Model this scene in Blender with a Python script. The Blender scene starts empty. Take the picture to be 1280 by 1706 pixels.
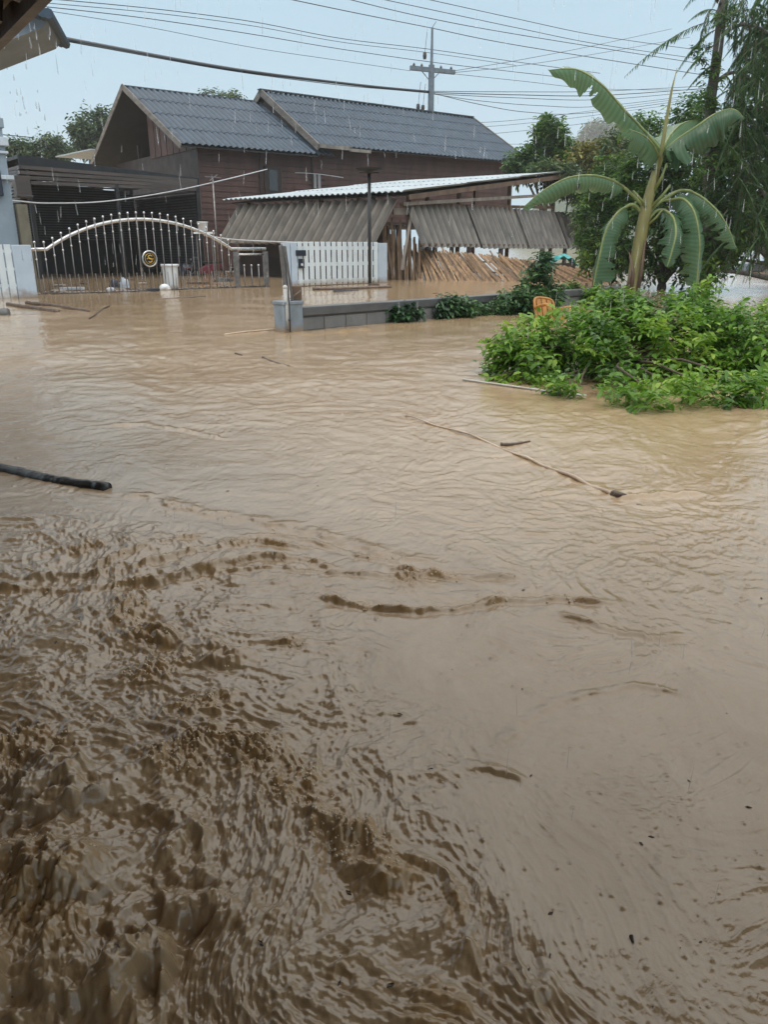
import bpy, math, random
import numpy as np
from mathutils import Vector, Matrix
from math import radians as R, pi, sin, cos

SC = bpy.context.scene
COL = SC.collection
random.seed(11)
rng = np.random.default_rng(7)

# ------------------------------------------------------------------ camera
H = 1.2                      # eye height above the flood
FPX, CX, CY = 1282.0, 640.0, 853.0
TH = R(19.06)
CT, ST = cos(TH), sin(TH)
cd = bpy.data.cameras.new('camera')
cam = bpy.data.objects.new('camera', cd)
COL.objects.link(cam)
cam.location = (0, 0, H)
cam.rotation_euler = (R(90) - TH, 0, 0)
cd.sensor_fit = 'VERTICAL'
cd.sensor_height = 36.0
cd.lens = FPX / 1706.0 * 36.0
cd.clip_start = 0.05
cd.clip_end = 5000
SC.camera = cam

# ------------------------------------------------------------------ sky, sun, exposure
W = bpy.data.worlds.new('World')
SC.world = W
W.use_nodes = True
wn, wl = W.node_tree.nodes, W.node_tree.links
wn.clear()
SUN_EL, SUN_AZ = R(62), R(200)
sky = wn.new('ShaderNodeTexSky')
sky.sky_type = 'NISHITA'
sky.sun_disc = False
sky.sun_elevation = SUN_EL
sky.sun_rotation = SUN_AZ
sky.air_density = 1.5
sky.dust_density = 4.0
tc = wn.new('ShaderNodeTexCoord')
sp = wn.new('ShaderNodeSeparateXYZ')
wl.new(tc.outputs['Generated'], sp.inputs[0])
ramp = wn.new('ShaderNodeValToRGB')          # overcast: bluish towards the horizon, bright grey overhead
ramp.color_ramp.elements[0].position = 0.0
ramp.color_ramp.elements[0].color = (3.35, 4.85, 5.95, 1)
ramp.color_ramp.elements[1].position = 1.0
ramp.color_ramp.elements[1].color = (16.0, 15.8, 15.0, 1)
e = ramp.color_ramp.elements.new(0.30)
e.color = (3.55, 5.0, 6.05, 1)
e = ramp.color_ramp.elements.new(0.42)
e.color = (9.3, 10.0, 10.2, 1)
e = ramp.color_ramp.elements.new(0.6)
e.color = (12.5, 12.6, 12.3, 1)
wl.new(sp.outputs['Z'], ramp.inputs[0])
cnz = wn.new('ShaderNodeTexNoise')
cnz.inputs['Scale'].default_value = 2.2
cnz.inputs['Detail'].default_value = 5
wl.new(tc.outputs['Generated'], cnz.inputs['Vector'])
cmr = wn.new('ShaderNodeMapRange')
cmr.inputs['To Min'].default_value = 0.93
cmr.inputs['To Max'].default_value = 1.07
wl.new(cnz.outputs[0], cmr.inputs[0])
cmul = wn.new('ShaderNodeVectorMath')
cmul.operation = 'SCALE'
wl.new(ramp.outputs[0], cmul.inputs[0])
wl.new(cmr.outputs[0], cmul.inputs['Scale'])
mixs = wn.new('ShaderNodeMix')
mixs.data_type = 'RGBA'
mixs.inputs[0].default_value = 0.9
wl.new(sky.outputs[0], mixs.inputs[6])
wl.new(cmul.outputs[0], mixs.inputs[7])
bg = wn.new('ShaderNodeBackground')
bg.inputs[1].default_value = 0.1
wl.new(mixs.outputs[2], bg.inputs[0])
wo = wn.new('ShaderNodeOutputWorld')
wl.new(bg.outputs[0], wo.inputs[0])

sl = bpy.data.lights.new('overcast_sun', 'SUN')
sl.energy = 0.7
sl.angle = R(40)
sl.color = (1.0, 0.97, 0.93)
so = bpy.data.objects.new('overcast_sun', sl)
COL.objects.link(so)
_sd = Vector((sin(SUN_AZ) * cos(SUN_EL), cos(SUN_AZ) * cos(SUN_EL), sin(SUN_EL)))
so.rotation_euler = (-_sd).to_track_quat('-Z', 'Y').to_euler()
so.location = _sd * 60

SC.view_settings.view_transform = 'Standard'
SC.view_settings.look = 'None'
SC.view_settings.exposure = 0.5
SC.view_settings.gamma = 1.0
SC.render.engine = 'CYCLES'
SC.cycles.max_bounces = 7
SC.cycles.transparent_max_bounces = 8
SC.cycles.volume_bounces = 1
SC.cycles.caustics_reflective = False
SC.cycles.caustics_refractive = False
SC.cycles.use_denoising = True

# ------------------------------------------------------------------ placing helpers
def ray(px, py):
    a, u = (px - CX) / FPX, (CY - py) / FPX
    return Vector((a, CT + u * ST, -ST + u * CT))

def G(px, py, z=0.0):
    d = ray(px, py)
    return Vector((0, 0, H)) + d * ((z - H) / d.z)

def A(px, py, Y):
    d = ray(px, py)
    return Vector((0, 0, H)) + d * (Y / d.y)

def onplane(px, py, p, dirv):
    """point seen at px,py on the vertical plane through p along the horizontal direction dirv"""
    d = ray(px, py)
    n = Vector((-dirv[1], dirv[0], 0))
    o = Vector((0, 0, H))
    return o + d * ((Vector(p) - o).dot(n) / d.dot(n))

def V3(x, y, z): return Vector((x, y, z))

# ------------------------------------------------------------------ object helpers
def empty(name, loc=(0, 0, 0), rz=0.0):
    o = bpy.data.objects.new(name, None)
    o.empty_display_size = 0.2
    o.location = loc
    o.rotation_euler = (0, 0, rz)
    COL.objects.link(o)
    return o

def tag(o, label=None, cat=None, group=None, kind=None):
    if label: o['label'] = label
    if cat: o['category'] = cat
    if group: o['group'] = group
    if kind: o['kind'] = kind
    return o

def link(name, me, mat=None, parent=None):
    o = bpy.data.objects.new(name, me)
    COL.objects.link(o)
    if mat is not None: me.materials.append(mat)
    if parent is not None: o.parent = parent
    return o

def smooth_path(pts, n):
    pts = [Vector(p) for p in pts]; m = len(pts); out = []
    for i in range(n):
        s = i / (n - 1) * (m - 1); k = min(int(s), m - 2); t = s - k
        p0, p1, p2, p3 = pts[max(k - 1, 0)], pts[k], pts[k + 1], pts[min(k + 2, m - 1)]
        out.append(.5 * ((2 * p1) + (p2 - p0) * t + (2 * p0 - 5 * p1 + 4 * p2 - p3) * t * t + (3 * p1 - p0 - 3 * p2 + p3) * t ** 3))
    return out

class MB:
    """collects verts and faces in world (or parent) space; build() links ONE mesh object"""
    def __init__(s): s.v = []; s.f = []; s.val = {}
    def add(s, vs, fs):
        n = len(s.v)
        s.v += [tuple(v) for v in vs]
        s.f += [tuple(i + n for i in f) for f in fs]
    def box(s, c, size, ax=None, ay=None, az=None):
        c = Vector(c)
        ax = Vector(ax or (1, 0, 0)); ay = Vector(ay or (0, 1, 0)); az = Vector(az or (0, 0, 1))
        a, b, d = (x / 2 for x in size)
        vs = [c + ax * (i * a) + ay * (j * b) + az * (k * d) for k in (-1, 1) for j in (-1, 1) for i in (-1, 1)]
        s.add(vs, [(0, 2, 3, 1), (4, 5, 7, 6), (0, 1, 5, 4), (1, 3, 7, 5), (3, 2, 6, 7), (2, 0, 4, 6)])
    def bar(s, p, q, w, t=None, up=(0, 0, 1)):
        p, q = Vector(p), Vector(q)
        t = t or w
        d = (q - p); L = d.length
        if L < 1e-6: return
        d /= L
        u = Vector(up)
        if abs(d.dot(u)) > .95: u = Vector((0, 1, 0))
        a = d.cross(u).normalized(); b = a.cross(d)
        s.box((p + q) / 2, (L, w, t), d, a, b)
    def tube(s, pts, rad, n=8, cap=True):
        pts = [Vector(p) for p in pts]
        if not isinstance(rad, (list, tuple)): rad = [rad] * len(pts)
        base = len(s.v); m = len(pts)
        pa = None
        for i, p in enumerate(pts):
            d = (pts[min(i + 1, m - 1)] - pts[max(i - 1, 0)])
            d = d.normalized() if d.length > 1e-9 else Vector((0, 0, 1))
            if pa is None:
                h = Vector((0, 0, 1)) if abs(d.z) < .9 else Vector((1, 0, 0))
                pa = d.cross(h).normalized()
            a = (pa - d * pa.dot(d))
            a = a.normalized() if a.length > 1e-6 else d.orthogonal().normalized()
            pa = a
            b = d.cross(a)
            for k in range(n):
                t = 2 * pi * k / n
                s.v.append(tuple(p + (a * cos(t) + b * sin(t)) * rad[i]))
        for i in range(m - 1):
            for k in range(n):
                k2 = (k + 1) % n
                s.f.append((base + i * n + k, base + i * n + k2, base + (i + 1) * n + k2, base + (i + 1) * n + k))
        if cap:
            s.f.append(tuple(base + k for k in range(n))[::-1])
            s.f.append(tuple(base + (m - 1) * n + k for k in range(n)))
    def ball(s, c, r, n=10, m=6, sq=(1, 1, 1)):
        c = Vector(c)
        base = len(s.v)
        s.v.append(tuple(c + Vector((0, 0, r * sq[2]))))
        for i in range(1, m):
            ph = pi * i / m
            for k in range(n):
                t = 2 * pi * k / n
                s.v.append((c.x + r * sq[0] * sin(ph) * cos(t), c.y + r * sq[1] * sin(ph) * sin(t), c.z + r * sq[2] * cos(ph)))
        s.v.append(tuple(c - Vector((0, 0, r * sq[2]))))
        last = len(s.v) - 1
        for k in range(n):
            k2 = (k + 1) % n
            s.f.append((base, base + 1 + k, base + 1 + k2))
            s.f.append((last, base + 1 + (m - 2) * n + k2, base + 1 + (m - 2) * n + k))
            for i in range(m - 2):
                a = base + 1 + i * n
                s.f.append((a + k, a + n + k, a + n + k2, a + k2))
    def lathe(s, c, prof, n=24):
        c = Vector(c); base = len(s.v)
        for r, z in prof:
            for k in range(n):
                t = 2 * pi * k / n
                s.v.append((c.x + r * cos(t), c.y + r * sin(t), c.z + z))
        for i in range(len(prof) - 1):
            for k in range(n):
                k2 = (k + 1) % n
                s.f.append((base + i * n + k, base + i * n + k2, base + (i + 1) * n + k2, base + (i + 1) * n + k))
    def prism(s, poly, off):
        """flat polygon (3-D points) extruded by the vector off"""
        n = len(poly); off = Vector(off)
        vs = [Vector(p) for p in poly] + [Vector(p) + off for p in poly]
        fs = [tuple(range(n))[::-1], tuple(range(n, 2 * n))]
        fs += [(i, (i + 1) % n, n + (i + 1) % n, n + i) for i in range(n)]
        s.add(vs, fs)
    def build(s, name, mat, parent=None, smooth=False, bevel=0.0, origin=None):
        me = bpy.data.meshes.new(name)
        vs = s.v
        if parent is not None and origin is None:
            m = parent_world(parent).inverted()
            vs = [tuple(m @ Vector(v)) for v in vs]
        elif origin is not None:
            vs = [tuple(Vector(v) - Vector(origin)) for v in vs]
        me.from_pydata(vs, [], s.f)
        me.update()
        if smooth:
            me.polygons.foreach_set('use_smooth', [True] * len(me.polygons))
        if s.val:
            at = me.attributes.new('valley', 'FLOAT', 'POINT')
            at.data.foreach_set('value', [s.val.get(i, 0.0) for i in range(len(vs))])
        o = link(name, me, mat, parent)
        if origin is not None and parent is None: o.location = origin
        if bevel:
            b = o.modifiers.new('bevel', 'BEVEL'); b.width = bevel; b.segments = 2; b.limit_method = 'ANGLE'
        return o

def parent_world(p):
    m = p.matrix_basis.copy()
    q = p.parent
    while q is not None:
        m = q.matrix_basis @ m
        q = q.parent
    return m

def mesh_np(name, verts, loops, nper, mat, parent=None, smooth=False, attrs=None):
    """fast mesh from arrays; every face has nper corners"""
    me = bpy.data.meshes.new(name)
    verts = np.asarray(verts, dtype=np.float32)
    if parent is not None:
        m = np.array(parent_world(parent).inverted(), dtype=np.float64)
        verts = (verts @ m[:3, :3].T + m[:3, 3]).astype(np.float32)
    loops = np.asarray(loops, dtype=np.int32).ravel()
    nf = len(loops) // nper
    me.vertices.add(len(verts))
    me.vertices.foreach_set('co', verts.ravel())
    me.loops.add(len(loops))
    me.loops.foreach_set('vertex_index', loops)
    me.polygons.add(nf)
    me.polygons.foreach_set('loop_start', np.arange(nf, dtype=np.int32) * nper)
    me.update(calc_edges=True)
    if smooth:
        me.polygons.foreach_set('use_smooth', np.ones(nf, dtype=bool))
    for k, a in (attrs or {}).items():
        at = me.attributes.new(k, 'FLOAT', 'POINT')
        at.data.foreach_set('value', np.asarray(a, dtype=np.float32))
    me.validate(clean_customdata=False)
    return link(name, me, mat, parent)

# ------------------------------------------------------------------ materials
def nmat(name):
    m = bpy.data.materials.new(name)
    m.use_nodes = True
    nt = m.node_tree
    return m, nt.nodes, nt.links, nt.nodes['Principled BSDF']

def mat(name, c1, c2=None, rough=.6, scale=4.0, detail=5, metal=0.0, bump=0.0, bscale=None, stretch=(1, 1, 1),
        coat=0.0, spec=.5, contrast=(.35, .65), grime=None, bdist=.01, valley=None, mud=0):
    """two-tone noise over real position, optional stain layer and bump"""
    m, n, l, b = nmat(name)
    c2 = c2 or tuple(x * .7 for x in c1)
    t = n.new('ShaderNodeTexCoord'); mp = n.new('ShaderNodeMapping')
    mp.inputs['Scale'].default_value = stretch
    l.new(t.outputs['Object'], mp.inputs[0])
    nz = n.new('ShaderNodeTexNoise')
    nz.inputs['Scale'].default_value = scale; nz.inputs['Detail'].default_value = detail
    l.new(mp.outputs[0], nz.inputs['Vector'])
    rp = n.new('ShaderNodeValToRGB')
    rp.color_ramp.elements[0].position = contrast[0]; rp.color_ramp.elements[0].color = (*c1, 1)
    rp.color_ramp.elements[1].position = contrast[1]; rp.color_ramp.elements[1].color = (*c2, 1)
    l.new(nz.outputs[0], rp.inputs[0])
    out = rp.outputs[0]
    if grime:
        g2 = n.new('ShaderNodeTexNoise'); g2.inputs['Scale'].default_value = grime[1]; g2.inputs['Detail'].default_value = 6
        g2.inputs['Roughness'].default_value = .7
        l.new(mp.outputs[0], g2.inputs['Vector'])
        gr = n.new('ShaderNodeMapRange'); gr.inputs[1].default_value = .5; gr.inputs[2].default_value = .72
        gr.inputs[4].default_value = grime[2]
        l.new(g2.outputs[0], gr.inputs[0])
        mx = n.new('ShaderNodeMix'); mx.data_type = 'RGBA'
        l.new(gr.outputs[0], mx.inputs[0]); l.new(out, mx.inputs[6]); mx.inputs[7].default_value = (*grime[0], 1)
        out = mx.outputs[2]
    if mud:                                               # splashed mud drying above the waterline
        sz = n.new('ShaderNodeSeparateXYZ'); l.new(t.outputs['Object'], sz.inputs[0])
        mn = n.new('ShaderNodeTexNoise'); mn.inputs['Scale'].default_value = 7; mn.inputs['Detail'].default_value = 6
        l.new(t.outputs['Object'], mn.inputs['Vector'])
        ma = n.new('ShaderNodeMath'); ma.operation = 'MULTIPLY_ADD'; ma.inputs[1].default_value = -mud * 1.5
        l.new(mn.outputs[0], ma.inputs[0]); l.new(sz.outputs['Z'], ma.inputs[2])
        mr = n.new('ShaderNodeMapRange'); mr.inputs[1].default_value = -mud * .75; mr.inputs[2].default_value = mud * .25
        mr.inputs[3].default_value = .85; mr.inputs[4].default_value = 0
        l.new(ma.outputs[0], mr.inputs[0])
        mm = n.new('ShaderNodeMix'); mm.data_type = 'RGBA'
        l.new(mr.outputs[0], mm.inputs[0]); l.new(out, mm.inputs[6]); mm.inputs[7].default_value = (.24, .165, .10, 1)
        out = mm.outputs[2]
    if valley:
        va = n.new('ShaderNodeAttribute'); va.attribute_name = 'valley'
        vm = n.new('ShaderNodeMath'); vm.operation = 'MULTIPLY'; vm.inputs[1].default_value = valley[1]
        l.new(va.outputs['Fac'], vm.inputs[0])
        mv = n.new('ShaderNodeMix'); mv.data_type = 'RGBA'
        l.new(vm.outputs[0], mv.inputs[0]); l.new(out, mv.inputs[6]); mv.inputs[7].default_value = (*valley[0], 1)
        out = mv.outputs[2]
    l.new(out, b.inputs['Base Color'])
    rr = n.new('ShaderNodeMapRange'); rr.inputs[3].default_value = max(.02, rough - .12); rr.inputs[4].default_value = min(1, rough + .12)
    l.new(nz.outputs[0], rr.inputs[0]); l.new(rr.outputs[0], b.inputs['Roughness'])
    b.inputs['Metallic'].default_value = metal
    b.inputs['Specular IOR Level'].default_value = spec
    b.inputs['Coat Weight'].default_value = coat
    if bump:
        b2 = n.new('ShaderNodeTexNoise'); b2.inputs['Scale'].default_value = bscale or scale * 4; b2.inputs['Detail'].default_value = 6
        l.new(mp.outputs[0], b2.inputs['Vector'])
        bp = n.new('ShaderNodeBump'); bp.inputs['Strength'].default_value = bump; bp.inputs['Distance'].default_value = bdist
        l.new(b2.outputs[0], bp.inputs['Height']); l.new(bp.outputs[0], b.inputs['Normal'])
    return m

def leafmat(name, dark, mid, light, rough=.42, trans=.35):
    """leaf colour by the leaf's own 'tint' (young and old leaves), some light through the blade"""
    m, n, l, b = nmat(name)
    at = n.new('ShaderNodeAttribute'); at.attribute_name = 'tint'
    rp = n.new('ShaderNodeValToRGB')
    rp.color_ramp.elements[0].position = .05; rp.color_ramp.elements[0].color = (*dark, 1)
    rp.color_ramp.elements[1].position = .95; rp.color_ramp.elements[1].color = (*light, 1)
    e = rp.color_ramp.elements.new(.5); e.color = (*mid, 1)
    l.new(at.outputs['Fac'], rp.inputs[0])
    l.new(rp.outputs[0], b.inputs['Base Color'])
    b.inputs['Roughness'].default_value = rough
    b.inputs['Specular IOR Level'].default_value = .45
    tr = n.new('ShaderNodeBsdfTranslucent'); l.new(rp.outputs[0], tr.inputs[0])
    mx = n.new('ShaderNodeMixShader'); mx.inputs[0].default_value = trans
    out = n['Material Output']
    l.new(b.outputs[0], mx.inputs[1]); l.new(tr.outputs[0], mx.inputs[2]); l.new(mx.outputs[0], out.inputs[0])
    return m

M = {}
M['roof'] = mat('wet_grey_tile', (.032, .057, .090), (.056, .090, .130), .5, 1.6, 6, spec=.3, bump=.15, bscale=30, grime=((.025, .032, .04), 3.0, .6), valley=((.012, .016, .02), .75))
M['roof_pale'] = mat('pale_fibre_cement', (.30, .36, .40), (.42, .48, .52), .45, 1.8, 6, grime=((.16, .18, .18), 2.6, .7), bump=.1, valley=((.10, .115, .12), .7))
M['ridge'] = mat('dark_ridge', (.045, .055, .065), (.07, .08, .09), .5, 3)
M['barge'] = mat('weathered_barge', (.19, .17, .15), (.11, .10, .09), .7, 2, 6, bump=.2, stretch=(1, 1, 3))
M['soffit'] = mat('dark_soffit', (.022, .023, .025), (.04, .04, .042), .7, 2)
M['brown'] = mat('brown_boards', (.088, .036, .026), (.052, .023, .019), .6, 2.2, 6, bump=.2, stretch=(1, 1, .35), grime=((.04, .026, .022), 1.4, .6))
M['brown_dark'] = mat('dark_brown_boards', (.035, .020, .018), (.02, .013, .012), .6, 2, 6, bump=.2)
M['greenish'] = mat('dim_green_wall', (.05, .07, .066), (.035, .05, .05), .7, 2)
M['curtain'] = mat('pale_curtain', (.35, .36, .38), (.25, .26, .28), .8, 6, stretch=(4, 4, .3))
M['black'] = mat('black_steel', (.012, .014, .017), (.02, .022, .026), .45, 4, spec=.4)
M['slat'] = mat('dark_brown_slat', (.085, .070, .064), (.055, .046, .044), .5, 2, 5, stretch=(.4, .4, 3))
M['slat_back'] = mat('charcoal_slat', (.075, .085, .10), (.05, .06, .075), .5, 2)
M['bluewall'] = mat('blue_grey_render', (.26, .33, .40), (.22, .285, .35), .75, 1.4, 6, bump=.12, bscale=40, grime=((.17, .20, .23), 1.0, .5))
M['blueledge'] = mat('pale_ledge', (.50, .58, .66), (.42, .50, .57), .7, 3)
M['greyeave'] = mat('grey_eave_board', (.17, .215, .265), (.13, .165, .205), .6, 2, bump=.1)
M['olive'] = mat('olive_post', (.16, .15, .11), (.11, .10, .08), .7, 3)
M['white'] = mat('white_paint', (.66, .74, .80), (.60, .68, .74), .4, 3, 5, spec=.5, grime=((.45, .47, .46), 2.0, .35), mud=.22)
M['bluewhite'] = mat('bluish_white_paint', (.46, .56, .68), (.42, .51, .62), .45, 3, 5, grime=((.34, .38, .42), 1.6, .4), mud=.22)
M['steel'] = mat('brushed_steel', (.62, .62, .62), (.5, .5, .5), .28, 8, metal=1.0)
M['steeldull'] = mat('dull_steel', (.26, .25, .25), (.17, .16, .155), .42, 9, metal=.75)
M['gold'] = mat('gold_metal', (.75, .5, .12), (.6, .38, .08), .3, 9, metal=1.0)
M['concrete'] = mat('wet_concrete', (.17, .175, .18), (.12, .125, .13), .6, 3, 8, bump=.4, bscale=30, grime=((.07, .075, .07), 2.2, .8))
M['concrete_dark'] = mat('dark_wet_concrete', (.085, .09, .095), (.06, .063, .066), .5, 4, 8, bump=.4, bscale=30)
M['mortar'] = mat('mortar', (.10, .10, .10), (.08, .08, .08), .8, 4)
M['bluegrey'] = mat('blue_grey_paint', (.20, .25, .30), (.15, .185, .22), .55, 4, 7, bump=.2, grime=((.11, .115, .11), 3.5, .6), mud=.12)
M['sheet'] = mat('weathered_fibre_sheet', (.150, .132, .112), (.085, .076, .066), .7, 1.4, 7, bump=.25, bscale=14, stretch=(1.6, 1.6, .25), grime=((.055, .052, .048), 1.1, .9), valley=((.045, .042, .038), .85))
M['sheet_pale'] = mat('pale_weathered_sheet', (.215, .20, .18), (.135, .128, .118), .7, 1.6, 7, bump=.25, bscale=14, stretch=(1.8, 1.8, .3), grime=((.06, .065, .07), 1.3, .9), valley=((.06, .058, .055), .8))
M['timber'] = mat('old_timber', (.15, .10, .07), (.085, .058, .042), .75, 3, 7, bump=.4, stretch=(1, 1, .3))
M['ceiling'] = mat('weathered_ceiling_board', (.30, .26, .21), (.22, .185, .15), .75, 3, 6, stretch=(1, 1, .3))
M['timber_grey'] = mat('grey_timber', (.25, .225, .20), (.15, .135, .12), .75, 3, 7, bump=.3, stretch=(1, 1, .3))
M['reed'] = mat('split_bamboo', (.40, .25, .13), (.22, .135, .075), .6, 3.5, 7, bump=.3, stretch=(3, 3, .7), grime=((.10, .065, .04), 2.0, .8))
M['reed_dark'] = mat('wet_split_bamboo', (.20, .125, .07), (.10, .065, .04), .6, 3.5, 7, bump=.3, stretch=(3, 3, .7))
M['bark'] = mat('grey_bark', (.12, .11, .10), (.07, .065, .058), .85, 8, 8, bump=.7, bscale=22)
M['twig'] = mat('brown_twig', (.085, .06, .04), (.05, .038, .028), .8, 9, 6, bump=.4)
M['wetstick'] = mat('wet_stick', (.13, .085, .058), (.06, .042, .032), .45, 9, 6, bump=.4)
M['bamboo'] = mat('pale_bamboo', (.52, .41, .31), (.38, .29, .21), .45, 6, 6, bump=.3, grime=((.16, .105, .07), 4, .7))
M['pipe_white'] = mat('grey_white_pipe', (.46, .46, .45), (.32, .32, .31), .4, 5)
M['blackpipe'] = mat('wet_black_log', (.012, .012, .014), (.028, .026, .026), .32, 7, 7, bump=.5, bscale=25)
M['orange'] = mat('orange_plastic', (.40, .175, .028), (.28, .12, .022), .45, 4, 4, grime=((.33, .17, .05), 4, .5))
M['bucket'] = mat('white_plastic', (.72, .76, .80), (.64, .68, .72), .4, 4, 4, mud=.14)
M['pole'] = mat('hazed_concrete_pole', (.16, .19, .22), (.12, .145, .17), .8, 4)  # lighter blue-grey: the rain haze over the pole is put into its colour
M['wire'] = mat('black_cable', (.02, .022, .025), (.03, .032, .036), .5, 4)
M['wirethin'] = mat('grey_cable', (.06, .07, .08), (.045, .05, .06), .5, 4)
M['wirewhite'] = mat('pale_cord', (.55, .57, .6), (.45, .46, .48), .6, 4)
M['rubber'] = mat('black_rubber', (.014, .014, .015), (.022, .022, .022), .55, 8)
M['carpaint'] = mat('black_car_paint', (.010, .012, .015), (.014, .016, .02), .15, 2, coat=1.0)
M['glass'] = mat('dark_glass', (.02, .025, .03), (.025, .03, .035), .06, 2, spec=.8)
M['plaster'] = mat('pale_bounce_plaster', (.34, .31, .27), (.27, .245, .21), .8, 3)  # pale so the added slab and the porch wall bounce light back
M['red'] = mat('maroon_plastic', (.17, .028, .05), (.12, .02, .04), .35, 4)
M['teal'] = mat('turquoise_tarp', (.05, .36, .36), (.035, .27, .28), .45, 5, 6, bump=.4)
M['navy'] = mat('navy_plastic', (.012, .018, .035), (.018, .024, .045), .4, 4)
M['rag'] = mat('pale_blue_rag', (.48, .55, .64), (.30, .36, .45), .75, 7, 6, bump=.4)
M['ragdark'] = mat('dark_rag', (.045, .05, .07), (.03, .033, .045), .8, 7, 6, bump=.4)
M['eavewood'] = mat('dark_wet_eave_wood', (.035, .02, .015), (.018, .012, .010), .5, 4, 6, bump=.3)
M['insul'] = mat('brown_insulator', (.05, .04, .04), (.035, .03, .03), .3, 4)
M['leaf_bush'] = leafmat('bush_leaf', (.032, .095, .015), (.13, .28, .030), (.30, .44, .05), .36, .42)
M['leaf_hedge'] = leafmat('hedge_leaf', (.022, .065, .018), (.068, .155, .034), (.19, .31, .05), .42, .42)
M['leaf_pin'] = leafmat('feathery_leaf', (.024, .072, .024), (.066, .155, .045), (.16, .28, .06), .42, .42)
M['leaf_far'] = leafmat('far_leaf', (.035, .07, .03), (.07, .12, .05), (.14, .20, .065), .6, .3)
M['leaf_yel'] = leafmat('yellow_leaf', (.07, .10, .03), (.19, .19, .05), (.36, .28, .07), .6, .25)
M['leaf_wall'] = leafmat('wall_plant_leaf', (.018, .055, .022), (.035, .10, .035), (.10, .20, .05), .4, .3)
# ------------------------------------------------------------------ noise on arrays
def _h(ix, iy, seed):
    n = (ix.astype(np.int64) * 374761393 + iy.astype(np.int64) * 668265263 + seed * 974634721) & 0xffffffff
    n = ((n ^ (n >> 13)) * 1274126177) & 0xffffffff
    n = n ^ (n >> 16)
    return (n & 0xffff).astype(np.float32) * np.float32(2 * pi / 65536)

def perlin(x, y, seed=0):
    x0 = np.floor(x); y0 = np.floor(y)
    fx = (x - x0).astype(np.float32); fy = (y - y0).astype(np.float32)
    u = fx * fx * fx * (fx * (fx * 6 - 15) + 10); v = fy * fy * fy * (fy * (fy * 6 - 15) + 10)
    def g(dx, dy):
        a = _h(x0 + dx, y0 + dy, seed)
        return np.cos(a) * (fx - dx) + np.sin(a) * (fy - dy)
    a = g(0, 0); b = g(1, 0); c = g(0, 1); d = g(1, 1)
    p = a + u * (b - a); q = c + u * (d - c)
    return (p + v * (q - p)) * 1.4

def fbm(x, y, o=4, seed=0, gain=.5):
    s = 0; a = 1.0
    for k in range(o):
        s = s + a * perlin(x, y, seed + k * 17); a *= gain; x = x * 2.03 + 7.3; y = y * 2.03 - 3.1
    return s

def ridged(x, y, o=3, seed=0, gain=.5):
    s = 0; a = 1.0
    for k in range(o):
        r = 1 - np.minimum(1, np.abs(perlin(x, y, seed + k * 17)) * 1.25)
        s = s + a * r * r; a *= gain; x = x * 2.03 + 7.3; y = y * 2.03 - 3.1
    return s

def sstep(a, b, x):
    t = np.clip((x - a) / (b - a), 0, 1)
    return t * t * (3 - 2 * t)

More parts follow.
